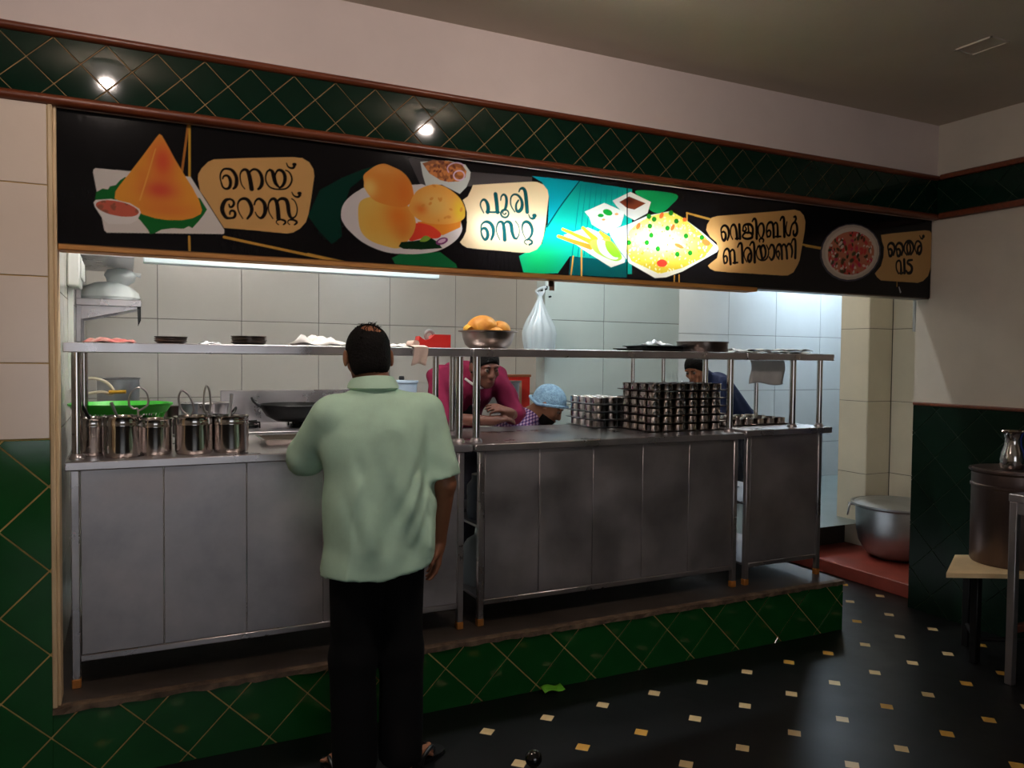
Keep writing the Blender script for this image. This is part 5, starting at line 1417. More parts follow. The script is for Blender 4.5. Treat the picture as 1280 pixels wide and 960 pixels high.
('S',11,(10,70,74),[5.4,8.7,12.0,15.3],[(1966,290),(1974,276),(1987,272),(1997,278)]),
('S',11,(10,70,74),[18.7,18.7],[(1994,287),(2001,288)]),
('S',0,(205,155,70),[7.7,7.7],[(2217,106),(2203,-3)]),
('S',0,(205,155,70),[8.5,8.5],[(2264,144),(2266,-4)]),
('S',0,(205,155,70),[6.9,6.9],[(2839,45),(2838,2)]),
('S',0,(205,155,70),[6.9,6.9],[(2870,51),(2871,2)]),
('S',0,(205,155,70),[9.2,9.2],[(2915,382),(2916,338)]),
('S',0,(205,155,70),[9.2,9.2],[(2913,382),(3072,363)]),
('P',4,(225,225,222),0,[(2443,402),(2551,457),(2680,418),(2660,359),(2579,315),(2528,332),(2468,377)]),
('P',4,(120,55,35),0,[(2484,399),(2543,433),(2648,408),(2578,369),(2531,373)]),
('B',(70,30,25),(2543,412),(42,21),1.0),
('P',4,(232,236,232),0,[(2280,332),(2394,386),(2516,353),(2511,325),(2495,282),(2413,235),(2322,273),(2306,307)]),
('P',4,(206,214,208),0,[(2310,304),(2400,279),(2513,331),(2495,282),(2413,235),(2322,273)]),
('P',4,(20,140,50),0,[(2443,335),(2441,331),(2436,328),(2431,326),(2424,325),(2416,325),(2409,326),(2402,328),(2396,331),(2391,334),(2388,338),(2387,343),(2387,347),(2390,350),(2394,353),(2399,355),(2406,356),(2414,357),(2421,355),(2428,353),(2434,351),(2439,347),(2442,343),(2444,339)]),
('P',4,(20,140,50),0,[(2392,323),(2392,320),(2390,318),(2387,316),(2383,314),(2379,312),(2375,312),(2370,312),(2366,312),(2362,313),(2359,315),(2357,317),(2356,320),(2357,322),(2359,325),(2362,327),(2365,329),(2370,330),(2374,331),(2379,331),(2383,330),(2387,329),(2390,327),(2392,325)]),
('P',4,(225,150,90),0,[(2481,337),(2480,336),(2479,334),(2477,333),(2475,332),(2472,331),(2469,330),(2466,330),(2463,331),(2461,331),(2459,332),(2458,334),(2457,335),(2458,337),(2459,339),(2461,340),(2463,341),(2466,342),(2469,343),(2472,343),(2475,342),(2477,342),(2479,340),(2480,339)]),
('P',4,(225,150,90),0,[(2402,303),(2402,302),(2401,300),(2399,299),(2397,298),(2394,297),(2391,297),(2388,296),(2385,297),(2383,297),(2381,298),(2380,300),(2380,301),(2380,302),(2381,304),(2383,305),(2385,306),(2388,307),(2391,308),(2394,308),(2397,307),(2399,307),(2401,306),(2402,304)]),
('P',4,(232,230,222),0,[(2161,207),(2299,255),(2372,234),(2430,200),(2525,116),(2523,95),(2440,65),(2268,146)]),
('S',4,(235,140,40),[13.1,26.2],[(2155,235),(2316,186)]),
('S',4,(238,130,40),[13.9,27.7],[(2130,199),(2316,159)]),
('S',4,(240,190,40),[16.9,33.9],[(2271,250),(2344,199)]),
('S',4,(235,140,40),[16.9,33.9],[(2373,236),(2417,205)]),
('P',4,(150,200,70),1,[(2312,184),(2356,201),(2413,206),(2463,182),(2506,122),(2473,99),(2415,109),(2341,139)]),
('P',4,(226,236,220),1,[(2356,195),(2393,197),(2447,160),(2481,113),(2431,109),(2373,141)]),
('P',4,(120,200,40),1,[(2401,191),(2438,194),(2480,155),(2498,125),(2456,119),(2414,150)]),
('P',4,(224,230,226),0,[(2423,247),(2545,293),(2664,347),(2796,380),(2896,351),(3008,295),(3140,215),(3124,190),(2893,71),(2785,34),(2714,26),(2549,94),(2536,110),(2497,149),(2438,220)]),
('P',4,(226,216,70),0,[(2534,208),(2546,258),(2588,293),(2665,340),(2752,367),(2823,377),(2896,351),(3008,287),(3099,224),(3039,156),(2892,89),(2740,49),(2670,72),(2566,105),(2531,151)]),
('B',(196,172,36),(2775,82),(277,49),0.7),
('B',(190,170,40),(3029,200),(101,84),0.5),
('B',(252,250,236),(2737,237),(160,77),0.7),
('N',(240,240,200),160,10,5),
('N',(205,180,30),110,8,6),
('N',(245,245,215),90,8,9),
('P',4,(25,120,30),0,[(2717,332),(2717,329),(2715,325),(2713,322),(2710,320),(2706,318),(2702,317),(2699,317),(2695,318),(2692,320),(2689,323),(2688,326),(2687,330),(2688,333),(2689,336),(2692,339),(2695,342),(2698,344),(2702,344),(2706,344),(2709,343),(2713,341),(2715,339),(2717,336)]),
('P',4,(25,120,30),0,[(2691,294),(2690,291),(2689,287),(2686,284),(2683,282),(2680,280),(2676,280),(2672,280),(2669,281),(2666,283),(2663,285),(2662,288),(2661,292),(2662,295),(2663,299),(2665,302),(2668,304),(2672,306),(2676,306),(2679,306),(2683,305),(2686,303),(2689,301),(2690,298)]),
('P',4,(25,120,30),0,[(2700,247),(2700,244),(2698,240),(2696,237),(2693,235),(2690,233),(2686,233),(2682,233),(2678,234),(2675,236),(2673,238),(2671,242),(2671,245),(2671,248),(2673,252),(2675,255),(2678,257),(2681,259),(2685,260),(2689,259),(2693,258),(2696,256),(2698,254),(2700,251)]),
('P',4,(25,120,30),0,[(2673,207),(2673,204),(2671,201),(2669,198),(2666,195),(2662,194),(2659,193),(2655,193),(2651,194),(2648,196),(2646,199),(2644,202),(2644,205),(2644,209),(2645,212),(2648,215),(2651,217),(2654,219),(2658,220),(2662,220),(2666,219),(2669,217),(2671,214),(2673,211)]),
('P',4,(25,120,30),0,[(2744,180),(2743,177),(2742,173),(2740,170),(2737,168),(2733,166),(2729,166),(2725,166),(2722,167),(2719,169),(2716,172),(2715,175),(2714,178),(2714,182),(2716,185),(2718,188),(2721,191),(2725,192),(2729,193),(2733,193),(2736,192),(2739,190),(2742,187),(2743,184)]),
('P',4,(25,120,30),0,[(2804,293),(2803,289),(2802,286),(2800,283),(2797,280),(2793,279),(2789,278),(2785,278),(2781,279),(2778,281),(2776,284),(2774,287),(2774,290),(2774,294),(2776,297),(2778,300),(2781,303),(2785,304),(2788,305),(2792,305),(2796,304),(2799,302),(2802,299),(2803,296)]),
('P',4,(25,120,30),0,[(2927,261),(2927,257),(2925,254),(2923,251),(2920,248),(2916,247),(2912,246),(2908,246),(2904,247),(2901,249),(2898,252),(2897,255),(2896,259),(2896,262),(2898,266),(2900,269),(2904,271),(2907,273),(2911,274),(2915,274),(2919,272),(2922,270),(2925,268),(2926,265)]),
('P',4,(25,120,30),0,[(3034,261),(3034,257),(3032,254),(3030,251),(3026,248),(3023,247),(3018,246),(3014,246),(3010,247),(3007,249),(3004,252),(3003,255),(3002,259),(3003,262),(3004,266),(3007,269),(3010,271),(3014,273),(3018,274),(3022,274),(3026,273),(3029,271),(3032,268),(3033,265)]),
('P',4,(25,120,30),0,[(2872,160),(2871,157),(2870,153),(2867,150),(2864,148),(2861,146),(2857,145),(2853,146),(2849,147),(2846,149),(2843,151),(2841,155),(2841,158),(2841,162),(2843,165),(2845,168),(2848,171),(2852,172),(2856,173),(2860,173),(2864,172),(2867,170),(2869,167),(2871,164)]),
('P',4,(25,120,30),0,[(2957,173),(2956,169),(2955,166),(2952,163),(2949,161),(2945,159),(2941,158),(2937,158),(2933,160),(2930,162),(2928,164),(2926,167),(2925,171),(2926,175),(2927,178),(2930,181),(2933,184),(2937,185),(2941,186),(2945,186),(2949,185),(2952,183),(2954,180),(2956,177)]),
('P',4,(25,120,30),0,[(2825,374),(2824,370),(2823,367),(2820,364),(2817,361),(2814,360),(2810,359),(2806,359),(2802,360),(2799,362),(2796,364),(2795,368),(2794,371),(2795,375),(2796,378),(2799,381),(2802,384),(2805,385),(2809,386),(2813,386),(2817,385),(2820,383),(2823,380),(2824,377)]),
('P',4,(25,120,30),0,[(2684,343),(2683,340),(2682,337),(2679,334),(2676,331),(2673,329),(2669,329),(2665,329),(2662,330),(2659,332),(2656,334),(2655,337),(2654,341),(2654,344),(2656,348),(2658,351),(2661,353),(2665,355),(2669,356),(2672,355),(2676,354),(2679,353),(2681,350),(2683,347)]),
('P',4,(25,120,30),0,[(2862,334),(2861,330),(2860,327),(2857,324),(2854,321),(2851,319),(2847,319),(2843,319),(2839,320),(2836,322),(2833,324),(2832,328),(2831,331),(2831,335),(2833,338),(2835,341),(2838,344),(2842,345),(2846,346),(2850,346),(2854,345),(2857,343),(2859,340),(2861,337)]),
('P',4,(25,120,30),0,[(2561,199),(2561,196),(2560,192),(2557,190),(2554,187),(2551,186),(2547,185),(2543,185),(2540,186),(2537,188),(2535,191),(2533,194),(2533,197),(2533,201),(2534,204),(2537,207),(2540,209),(2543,211),(2547,212),(2550,211),(2554,210),(2557,208),(2559,206),(2561,203)]),
('P',4,(226,110,50),0,[(2614,284),(2612,279),(2608,276),(2605,272),(2601,270),(2597,269),(2594,270),(2592,271),(2590,274),(2589,277),(2589,281),(2590,286),(2592,290),(2595,295),(2598,299),(2602,302),(2606,304),(2609,305),(2612,304),(2615,303),(2617,300),(2618,297),(2617,293),(2616,288)]),
('P',4,(226,110,50),0,[(2761,351),(2758,347),(2755,343),(2751,340),(2747,338),(2744,338),(2741,338),(2738,339),(2736,342),(2735,345),(2735,349),(2736,353),(2738,357),(2741,362),(2744,365),(2747,368),(2751,370),(2755,371),(2758,371),(2761,369),(2762,367),(2763,363),(2763,360),(2762,355)]),
('P',4,(226,110,50),0,[(2897,194),(2895,192),(2890,191),(2885,190),(2878,191),(2870,192),(2862,194),(2854,197),(2848,200),(2842,203),(2839,206),(2837,210),(2837,212),(2840,215),(2844,216),(2850,217),(2857,216),(2864,215),(2872,213),(2880,210),(2887,207),(2892,204),(2896,200),(2897,197)]),
('P',4,(226,110,50),0,[(2833,295),(2830,290),(2826,286),(2823,283),(2819,281),(2816,280),(2813,280),(2811,281),(2810,284),(2809,287),(2809,291),(2811,296),(2813,301),(2816,305),(2819,309),(2822,312),(2826,315),(2829,316),(2832,316),(2834,314),(2836,312),(2836,308),(2836,304),(2835,300)]),
('P',4,(226,110,50),0,[(3076,226),(3073,222),(3068,220),(3062,218),(3054,217),(3046,218),(3038,219),(3031,222),(3025,226),(3020,230),(3017,234),(3017,239),(3018,243),(3021,247),(3026,250),(3032,252),(3040,252),(3047,252),(3055,250),(3063,247),(3069,244),(3074,240),(3076,235),(3077,230)]),
('P',4,(226,110,50),0,[(2914,342),(2912,339),(2909,338),(2906,336),(2903,335),(2899,335),(2895,336),(2892,337),(2889,339),(2887,341),(2886,344),(2886,347),(2887,349),(2889,352),(2892,354),(2895,355),(2898,356),(2902,356),(2906,355),(2909,354),(2912,352),(2914,350),(2915,347),(2915,345)]),
('P',4,(222,60,45),0,[(2791,108),(2790,103),(2786,97),(2781,93),(2774,89),(2766,87),(2757,86),(2749,86),(2740,87),(2733,90),(2728,94),(2725,99),(2723,104),(2724,109),(2728,114),(2733,118),(2740,122),(2748,125),(2756,126),(2765,126),(2773,124),(2780,121),(2786,118),(2789,113)]),
('S',0,(6,6,6),[6.9,6.9],[(2531,477),(2540,-17)]),
('S',0,(205,155,70),[10.8,10.8],[(2969,375),(3072,362)]),
('S',0,(205,155,70),[10.8,10.8],[(3759,275),(3887,264)]),
('P',8,(214,166,104),0,[(3081,371),(3123,384),(3302,411),(3508,442),(3687,470),(3731,465),(3761,443),(3775,409),(3771,355),(3752,261),(3736,184),(3722,156),(3690,111),(3647,91),(3604,88),(3379,86),(3209,84),(3111,86),(3078,97),(3063,111),(3084,128),(3125,156),(3137,198),(3120,242),(3074,269),(3047,302),(3053,333)]),
('S',12,(24,17,16),[10.0,11.4,12.9,15.8,18.8,15.8,12.9],[(3153,285),(3150,315),(3164,334),(3183,336),(3200,320),(3205,289),(3196,260)]),
('S',12,(24,17,16),[11.4,13.9,16.3,18.8,15.8,12.9,10.0],[(3153,285),(3160,263),(3172,255),(3182,270),(3181,292),(3168,303),(3154,297)]),
('S',12,(24,17,16),[8.5,9.1,9.8,12.5,16.3,19.0,19.6,20.2],[(3232,267),(3219,290),(3217,320),(3226,341),(3243,346),(3256,324),(3262,294),(3264,273)]),
('S',12,(24,17,16),[11.4,11.4],[(3253,271),(3286,275)]),
('S',12,(24,17,16),[20.2,20.2],[(3278,349),(3285,276)]),
('S',12,(24,17,16),[11.4,13.2,15.3,17.9,18.2,17.3],[(3304,320),(3309,345),(3329,356),(3358,357),(3375,340),(3377,308)]),
('S',12,(24,17,16),[12.9,12.4,11.9,11.4],[(3304,320),(3317,317),(3329,329),(3323,340)]),
('S',12,(24,17,16),[12.9,12.9,12.9,13.4,14.1,15.0,16.3,16.8,14.9,12.9],[(3342,347),(3345,316),(3318,307),(3303,288),(3319,278),(3346,278),(3372,288),(3370,305),(3353,312),(3337,309)]),
('S',12,(24,17,16),[10.0,14.4,18.0,20.2,20.2],[(3371,376),(3383,391),(3397,385),(3404,341),(3406,285)]),
('S',12,(24,17,16),[8.5,9.8,11.0,13.5,16.7,17.7,14.6,11.4],[(3434,291),(3419,316),(3417,348),(3433,369),(3451,365),(3459,335),(3453,308),(3444,291)]),
('S',12,(24,17,16),[8.5,10.7,12.9,11.4,10.0],[(3429,267),(3426,278),(3442,288),(3458,280),(3454,268)]),
('S',12,(24,17,16),[12.9,11.9,12.9,15.8,17.8,18.8,18.8],[(3485,299),(3478,326),(3482,362),(3499,381),(3520,379),(3529,351),(3533,301)]),
('S',12,(24,17,16),[10.0,12.2,14.4,12.9,11.4],[(3481,324),(3496,337),(3509,328),(3505,306),(3488,299)]),
('S',12,(24,17,16),[10.0,12.9,15.8,17.3,18.8],[(3529,365),(3542,383),(3557,376),(3562,343),(3563,307)]),
('S',12,(24,17,16),[11.4,11.4],[(3547,305),(3586,309)]),
('S',12,(24,17,16),[10.0,15.5,18.8,20.2,20.2],[(3579,399),(3590,417),(3606,416),(3610,379),(3614,311)]),
('S',12,(24,17,16),[8.5,10.0,11.4,12.9,14.4,13.6,12.9,15.8,18.8,19.5,20.2,16.6,12.9],[(3631,396),(3625,364),(3627,338),(3639,320),(3655,323),(3661,351),(3672,383),(3693,398),(3708,382),(3712,345),(3698,324),(3684,329),(3683,348)]),
('S',12,(24,17,16),[11.4,15.4,15.8,12.9],[(3687,396),(3700,416),(3697,431),(3684,428)]),
('S',12,(24,17,16),[12.9,12.2,11.4,15.1,18.8,18.8,18.8],[(3176,135),(3170,169),(3177,199),(3196,212),(3211,197),(3216,167),(3221,131)]),
('S',12,(24,17,16),[10.0,12.2,14.4,12.9,11.4],[(3172,163),(3186,172),(3196,161),(3194,139),(3179,131)]),
('S',12,(24,17,16),[10.0,12.9,15.8,17.3,18.8],[(3215,192),(3230,209),(3244,202),(3249,174),(3251,139)]),
('S',12,(24,17,16),[11.4,11.4],[(3239,137),(3271,141)]),
('S',12,(24,17,16),[10.0,13.6,17.3,18.8,20.2],[(3269,226),(3281,246),(3297,245),(3302,209),(3307,145)]),
('S',12,(24,17,16),[8.5,9.1,9.7,11.7,15.3,18.8,18.8,18.8,17.3,14.4,11.4],[(3337,149),(3320,174),(3317,204),(3334,226),(3355,223),(3369,198),(3368,166),(3356,152),(3345,164),(3349,186),(3360,199)]),
('S',12,(24,17,16),[10.0,13.6,17.3,18.8,20.2],[(3357,242),(3370,260),(3385,256),(3391,220),(3395,152)]),
('S',12,(24,17,16),[10.0,10.0,10.0,10.4,11.0,11.0,9.8,8.5],[(3417,239),(3406,211),(3414,180),(3439,165),(3474,170),(3494,196),(3495,227),(3480,252)]),
('S',12,(24,17,16),[12.9,17.8,19.3,17.3],[(3417,239),(3431,241),(3439,213),(3451,170)]),
('S',12,(24,17,16),[11.4,14.4,17.3,17.3,14.4,11.4],[(3451,170),(3471,189),(3474,221),(3462,246),(3447,245),(3438,223)]),
('S',12,(24,17,16),[10.0,13.6,17.3,18.0,18.8,14.4,10.0],[(3502,232),(3513,255),(3532,251),(3540,225),(3537,193),(3520,172),(3503,186)]),
('S',12,(24,17,16),[11.4,11.4,11.4,15.1,18.8,18.8,18.8],[(3576,180),(3558,200),(3554,236),(3567,259),(3585,260),(3595,234),(3599,184)]),
('S',12,(24,17,16),[10.0,11.9,11.9,10.0],[(3557,215),(3571,225),(3580,207),(3572,186)]),
('S',12,(24,17,16),[10.0,12.9,15.8,17.3,18.8],[(3595,244),(3606,264),(3622,260),(3633,231),(3638,189)]),
('S',12,(24,17,16),[10.0,14.4,17.3,17.3,12.9],[(3633,252),(3645,270),(3664,266),(3677,234),(3673,198)]),
('S',12,(24,17,16),[10.0,13.6,17.3,18.8,20.2],[(3669,278),(3680,299),(3697,298),(3702,258),(3701,196)]),
('S',0,(205,155,70),[14.7,14.7],[(3784,271),(3904,264)]),
('P',5,(70,66,76),0,[(4388,351),(4409,309),(4412,263),(4396,216),(4364,173),(4316,135),(4258,106),(4193,87),(4125,80),(4060,86),(4002,102),(3954,129),(3920,164),(3900,204),(3898,249),(3912,293),(3943,335),(3987,373),(4042,402),(4106,422),(4173,431),(4239,428),(4300,413),(4351,387)]),
('P',5,(206,186,168),0,[(4377,348),(4397,308),(4400,264),(4385,220),(4354,178),(4310,143),(4254,115),(4192,98),(4128,91),(4067,96),(4011,112),(3966,137),(3933,170),(3915,209),(3912,251),(3926,293),(3954,334),(3996,369),(4049,397),(4109,416),(4173,424),(4236,421),(4293,407),(4342,382)]),
('P',5,(226,206,188),0,[(4359,340),(4377,304),(4379,265),(4366,225),(4339,188),(4299,156),(4249,131),(4194,115),(4136,109),(4080,114),(4030,128),(3989,151),(3960,180),(3943,216),(3941,253),(3953,292),(3979,328),(4017,360),(4064,385),(4118,402),(4175,409),(4232,406),(4283,393),(4327,371)]),
('P',5,(205,120,90),0,[(4343,315),(4355,282),(4352,247),(4336,213),(4307,181),(4268,155),(4221,135),(4170,124),(4119,122),(4070,128),(4028,143),(3994,165),(3971,193),(3961,225),(3963,259),(3978,292),(4006,323),(4043,349),(4088,369),(4138,381),(4189,385),(4239,379),(4283,365),(4319,343)]),
('N',(215,60,60),60,26,11),
('N',(40,60,30),36,24,12),
('N',(236,215,195),60,16,13),
('N',(200,50,90),20,18,14),
('N',(35,50,28),20,18,15),
('P',9,(214,166,104),0,[(4411,381),(4509,398),(4816,442),(4864,441),(4894,418),(4900,386),(4894,296),(4878,205),(4856,153),(4810,119),(4762,105),(4566,103),(4421,102),(4385,121),(4366,142),(4418,191),(4438,247),(4441,309),(4421,345)]),
('S',13,(24,17,16),[12.2,14.4,17.3,21.6,19.4,14.0],[(4484,281),(4476,317),(4498,337),(4526,331),(4538,304),(4528,266)]),
('S',13,(24,17,16),[14.0,16.9,19.8,19.4,15.8,12.2],[(4484,281),(4493,258),(4511,264),(4514,290),(4497,301),(4481,292)]),
('S',13,(24,17,16),[12.2,14.4,17.3,21.6,19.4,14.0],[(4558,286),(4551,322),(4573,343),(4601,336),(4613,309),(4603,271)]),
('S',13,(24,17,16),[14.0,16.9,19.8,19.4,15.8,12.2],[(4558,286),(4567,263),(4586,269),(4589,295),(4571,306),(4555,297)]),
('S',13,(24,17,16),[12.2,13.0,13.8,16.6,20.4,21.7,17.9,14.0],[(4652,274),(4628,297),(4627,333),(4649,358),(4681,361),(4706,340),(4710,309),(4689,279)]),
('S',13,(24,17,16),[14.0,15.8,17.6,19.4,17.6,15.8,14.0],[(4664,356),(4650,330),(4656,293),(4671,281),(4684,307),(4678,338),(4664,356)]),
('S',13,(24,17,16),[10.4,11.6,12.8,14.0,17.0,20.0,23.0,21.2,19.4,17.6],[(4744,287),(4725,323),(4733,358),(4756,369),(4781,352),(4785,314),(4769,290),(4753,299),(4754,325),(4769,340)]),
('S',13,(24,17,16),[8.6,11.3,14.0],[(4767,404),(4779,389),(4795,387)]),
('S',13,(24,17,16),[23.0,23.0],[(4800,401),(4804,403)]),
('S',13,(24,17,16),[12.2,12.8,13.4,14.0,17.0,20.0,23.0],[(4579,154),(4559,180),(4557,217),(4575,234),(4594,226),(4601,189),(4602,158)]),
('S',13,(24,17,16),[14.0,14.0],[(4592,157),(4640,161)]),
('S',13,(24,17,16),[23.0,23.0],[(4627,242),(4634,162)]),
('S',13,(24,17,16),[14.0,15.6,17.1,19.7,22.7,23.2,18.6,14.0],[(4702,246),(4667,240),(4659,224),(4687,213),(4702,195),(4694,169),(4666,161),(4650,174)]),
('S',0,(190,190,190),[5.9,11.8],[(4586,69),(4601,39)]),
('S',0,(205,155,70),[5.1,5.1],[(4566,100),(4567,72)]),
]
# ------------------------------------------------------------------ the backlit menu board above the hatch
BX0, BX1, BZ0, BZ1, BYF = -0.225, 4.655, 2.041, 2.537, 3.385
sign = thing('menu_board', 'long black backlit menu board with dishes and Malayalam names over the hatch', 'sign', ((BX0 + BX1) / 2, BYF, BZ0))
obj('back_sheet', MB().box(BX0, BX1, 3.478, 3.486, BZ0 + .03, BZ1), m_white_plastic, sign)
obj('bottom_batten', MB().box(BX0, 3.2, BYF + .004, 3.488, BZ0 - .024, BZ0 + .004, .003), m_ply, sign)
obj('bottom_batten', MB().box(3.2, BX1, BYF + .004, 3.488, BZ0 - .008, BZ0 + .004, .003), m_steel_dark, sign)
obj('top_batten', MB().box(BX0, BX1, BYF + .004, 3.488, BZ1 - .004, BZ1 + .002), m_ply, sign)
for xx in (BX0, BX1 - .012): obj('side_batten', MB().box(xx, xx + .012, BYF + .004, 3.478, BZ0, BZ1), m_ply, sign)
obj('sign_tube', MB().tube([(1.46, 3.452, 2.235), (2.92, 3.452, 2.245)], .013, 12), glow('sign_tube_glow', (238, 246, 255), SIGN_W / (PI * 2 * PI * .013 * 1.3)), sign)

def raster():
    dx, dz = 2.5, 2.3                                  # millimetres
    W_ = int((BX1 - BX0) * 1000 / dx); Hh = int((BZ1 - BZ0) * 1000 / dz)
    W_ -= W_ % 8; Hh -= Hh % 8
    dx = (BX1 - BX0) * 1000 / W_; dz = (BZ1 - BZ0) * 1000 / Hh
    xs = np.arange(W_ + 1) * dx; zs = np.arange(Hh + 1) * dz + (BZ0 - 2.029) * 1000
    col = np.zeros((Hh + 1, W_ + 1, 3), np.float32)
    col[:] = lin((20, 18, 20))
    lab = np.zeros((Hh + 1, W_ + 1), np.int16)
    last = None
    def region(P, m):
        P = np.array(P, float)
        P = P - np.array((0.0, zs[0]))
        a = max(0, int((P[:, 0].min() - m) / dx)); b = min(W_, int((P[:, 0].max() + m) / dx) + 1)
        c = max(0, int((P[:, 1].min() - m) / dz)); d = min(Hh, int((P[:, 1].max() + m) / dz) + 1)
        return a, b + 1, c, d + 1
    def inside(P, X, Z):
        r = np.zeros(X.shape, bool)
        n = len(P)
        for i in range(n):
            x1, z1 = P[i - 1]; x2, z2 = P[i]
            if z1 == z2: continue
            k = ((z1 > Z) != (z2 > Z)) & (X < (x2 - x1) * (Z - z1) / (z2 - z1) + x1)
            r ^= k
        return r
    def paint(sl, cov, c, label):
        nonlocal last
        a, b, cc, d = sl
        S = col[cc:d, a:b]
        S += (np.array(lin(c), np.float32) - S) * cov[..., None]
        if label is not None:
            L = lab[cc:d, a:b]; L[cov > .5] = label
    for op in PRINT:
        k = op[0]
        if k == 'P':
            _, label, c, sm, P = op
            if sm: P = [tuple(p) for p in catmull(P, 6, True)]
            a, b, cc, d = region(P, 2)
            if b <= a or d <= cc: continue
            cov = np.zeros((d - cc, b - a), np.float32)
            for ox in (-.33, 0, .33):
                for oz in (-.33, 0, .33):
                    X, Z = np.meshgrid(xs[a:b] + ox * dx, zs[cc:d] + oz * dz)
                    cov += inside(P, X, Z)
            cov /= 9
            last = ((a, b, cc, d), cov)
            paint(last[0], cov, c, label)
        elif k == 'S':
            _, label, c, ws, P = op
            Q = np.array([(p[0], p[1], w_ / 2) for p, w_ in zip(P, ws)], float)
            Q = np.array(catmull(Q, 6)) if len(Q) > 2 else Q
            a, b, cc, d = region(Q[:, :2], max(ws))
            if b <= a or d <= cc: continue
            X, Z = np.meshgrid(xs[a:b], zs[cc:d])
            D = np.full(X.shape, 1e9)
            for p, q in zip(Q[:-1], Q[1:]):
                ex, ez = q[0] - p[0], q[1] - p[1]
                t = np.clip(((X - p[0]) * ex + (Z - p[1]) * ez) / max(1e-9, ex * ex + ez * ez), 0, 1)
                D = np.minimum(D, np.hypot(X - p[0] - t * ex, Z - p[1] - t * ez) - (p[2] + (q[2] - p[2]) * t))
            paint((a, b, cc, d), np.clip(.5 - D / 2.4, 0, 1).astype(np.float32), c, label)
        elif k == 'B':
            _, c, ctr, r, soft = op
            (a, b, cc, d), cov = last
            X, Z = np.meshgrid(xs[a:b], zs[cc:d])
            g_ = np.exp(-(((X - ctr[0]) / r[0]) ** 2 + ((Z - ctr[1]) / r[1]) ** 2)) * soft
            paint((a, b, cc, d), (cov * g_).astype(np.float32), c, None)
        elif k == 'N':
            _, c, n, r, seed = op
            rg = np.random.RandomState(seed)
            (a, b, cc, d), cov = last
            X, Z = np.meshgrid(xs[a:b], zs[cc:d])
            g_ = np.zeros(X.shape, np.float32)
            for _i in range(n):
                x = rg.uniform(xs[a], xs[b - 1]); z = rg.uniform(zs[cc], zs[d - 1]); q = r * rg.uniform(.5, 1.2)
                an = rg.uniform(0, 3.14); ca, sa = math.cos(an), math.sin(an)
                u = (X - x) * ca + (Z - z) * sa; v = -(X - x) * sa + (Z - z) * ca
                g_ = np.maximum(g_, np.clip(1.5 - 1.5 * ((u / q) ** 2 + (v / (q * .6)) ** 2), 0, 1))
            paint((a, b, cc, d), cov * g_ * .9, c, None)
    return xs / 1000, (zs - zs[0]) / 1000, col, lab

def print_mat():
    m = bpy.data.materials.new('printed_vinyl'); m.use_nodes = True
    nt = m.node_tree; nt.nodes.clear()
    o = nt.nodes.new('ShaderNodeOutputMaterial')
    at = nt.nodes.new('ShaderNodeAttribute'); at.attribute_name = 'ink'
    p = nt.nodes.new('ShaderNodeBsdfPrincipled'); p.inputs['Roughness'].default_value = .12; p.inputs['Specular IOR Level'].default_value = .35
    tr = nt.nodes.new('ShaderNodeBsdfTranslucent')
    mx = nt.nodes.new('ShaderNodeMixShader'); mx.inputs[0].default_value = .30
    nt.links.new(at.outputs['Color'], p.inputs['Base Color']); nt.links.new(at.outputs['Color'], tr.inputs['Color'])
    tc = nt.nodes.new('ShaderNodeTexCoord'); mp = nt.nodes.new('ShaderNodeMapping'); mp.inputs['Scale'].default_value = (9, 1, 2)
    nz = nt.nodes.new('ShaderNodeTexNoise'); nz.inputs['Scale'].default_value = 5; nz.inputs['Detail'].default_value = 4
    bp = nt.nodes.new('ShaderNodeBump'); bp.inputs['Strength'].default_value = .12; bp.inputs['Distance'].default_value = .006
    nt.links.new(tc.outputs['Object'], mp.inputs[0]); nt.links.new(mp.outputs[0], nz.inputs['Vector'])
    nt.links.new(nz.outputs[0], bp.inputs['Height']); nt.links.new(bp.outputs[0], p.inputs['Normal'])
    nt.links.new(p.outputs[0], mx.inputs[1]); nt.links.new(tr.outputs[0], mx.inputs[2]); nt.links.new(mx.outputs[0], o.inputs[0])
    return m

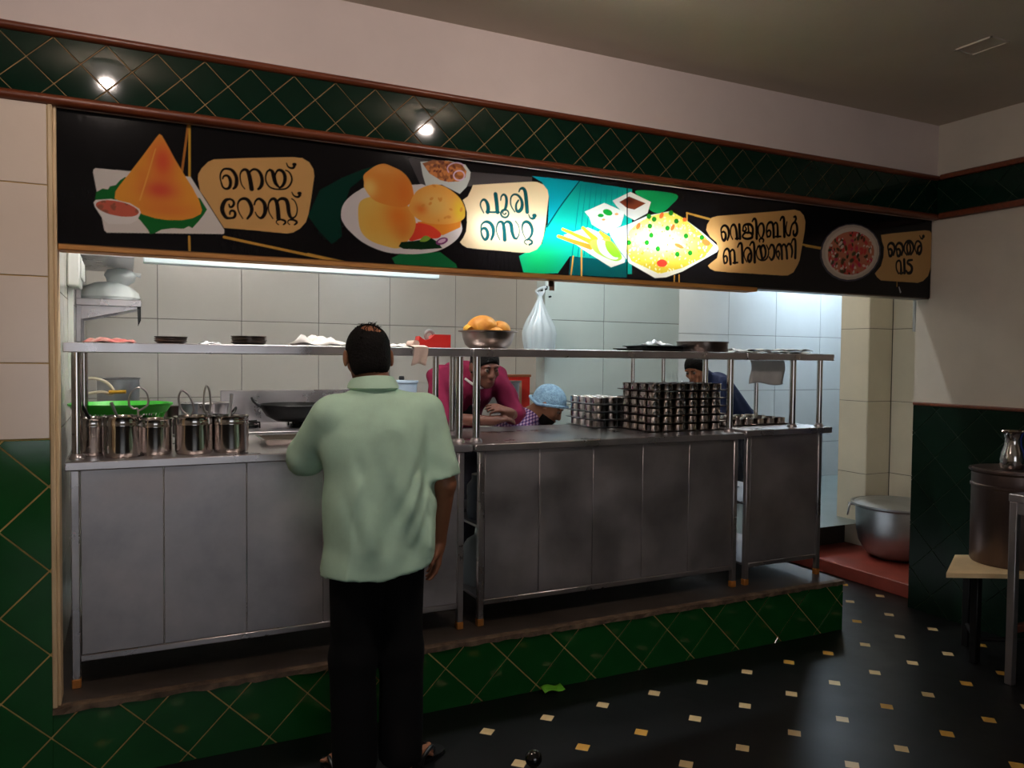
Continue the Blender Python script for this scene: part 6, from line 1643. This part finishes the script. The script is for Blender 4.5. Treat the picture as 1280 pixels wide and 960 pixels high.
def build_print():
    xs, zs, col, lab = raster()
    Hn, Wn = lab.shape[0] - 1, lab.shape[1] - 1
    nv = Wn + 1
    quads = []; qlab = []
    cell = lab[:-1, :-1].copy()
    done = np.zeros((Hn, Wn), bool)
    for B in (8, 4, 2):                                  # merge plain areas into larger faces
        for j in range(0, Hn, B):
            for i in range(0, Wn, B):
                if done[j, i]: continue
                if done[j:j + B, i:i + B].any(): continue
                L = cell[j:j + B, i:i + B]
                if L.min() != L.max(): continue
                cc = col[j:j + B + 1, i:i + B + 1]
                if (cc.max((0, 1)) - cc.min((0, 1))).max() > .012: continue
                done[j:j + B, i:i + B] = True
                quads.append((j * nv + i, j * nv + i + B, (j + B) * nv + i + B, (j + B) * nv + i)); qlab.append(L[0, 0])
    jj, ii = np.nonzero(~done)
    small = np.stack([jj * nv + ii, jj * nv + ii + 1, (jj + 1) * nv + ii + 1, (jj + 1) * nv + ii], 1)
    Q = np.concatenate([np.array(quads, np.int64).reshape(-1, 4), small]); QL = np.concatenate([np.array(qlab), cell[jj, ii]])
    X, Z = np.meshgrid(xs, zs)
    P = np.stack([X + BX0, np.full(X.shape, BYF), Z + BZ0], -1).reshape(-1, 3)
    K = np.concatenate([col.reshape(-1, 3), np.ones((P.shape[0], 1), np.float32)], 1)
    pm = print_mat()
    def part(name, ids, parent, label=None):
        q = Q[np.isin(QL, ids)]
        if len(q) == 0: return None
        u, inv = np.unique(q, return_inverse=True)
        inv = inv.reshape(q.shape)
        me = bpy.data.meshes.new(name)
        co = P[u] - np.array(wloc(parent))
        me.vertices.add(len(u)); me.vertices.foreach_set('co', co.astype(np.float32).ravel())
        me.loops.add(inv.size); me.loops.foreach_set('vertex_index', inv.astype(np.int32).ravel())
        me.polygons.add(len(q)); me.polygons.foreach_set('loop_start', np.arange(0, inv.size, 4, dtype=np.int32))
        me.update(calc_edges=True)
        at = me.color_attributes.new('ink', 'FLOAT_COLOR', 'POINT')
        at.data.foreach_set('color', K[u].astype(np.float32).ravel())
        me.materials.append(pm)
        o = bpy.data.objects.new(name, me); C.objects.link(o); o.parent = parent
        if label: o['label'] = label
        return o
    bg = part('sign_face', [0], sign, 'black printed vinyl face with gold lines')
    for k in (1, 14, 15, 16): part('leaf_picture', [k], sign)
    part('dosa_picture', [2], sign, 'cone-shaped golden dosa on a white plate')
    part('poori_picture', [3], sign, 'three puffed pooris on a white plate with a bowl of curry')
    part('biryani_picture', [4], sign, 'brightly lit vegetable biryani with dips and salad')
    part('vada_picture', [5], sign, 'round plate of curd vada with red and green topping')
    for k, nm in ((6, 'tan name panel for ghee roast'), (7, 'brightly lit cream name panel for poori set'), (8, 'tan name panel for vegetable biryani'), (9, 'tan name panel for curd vada')):
        o = part('name_panel', [k], sign, nm)
        part('lettering', [k + 4], o)
build_print()
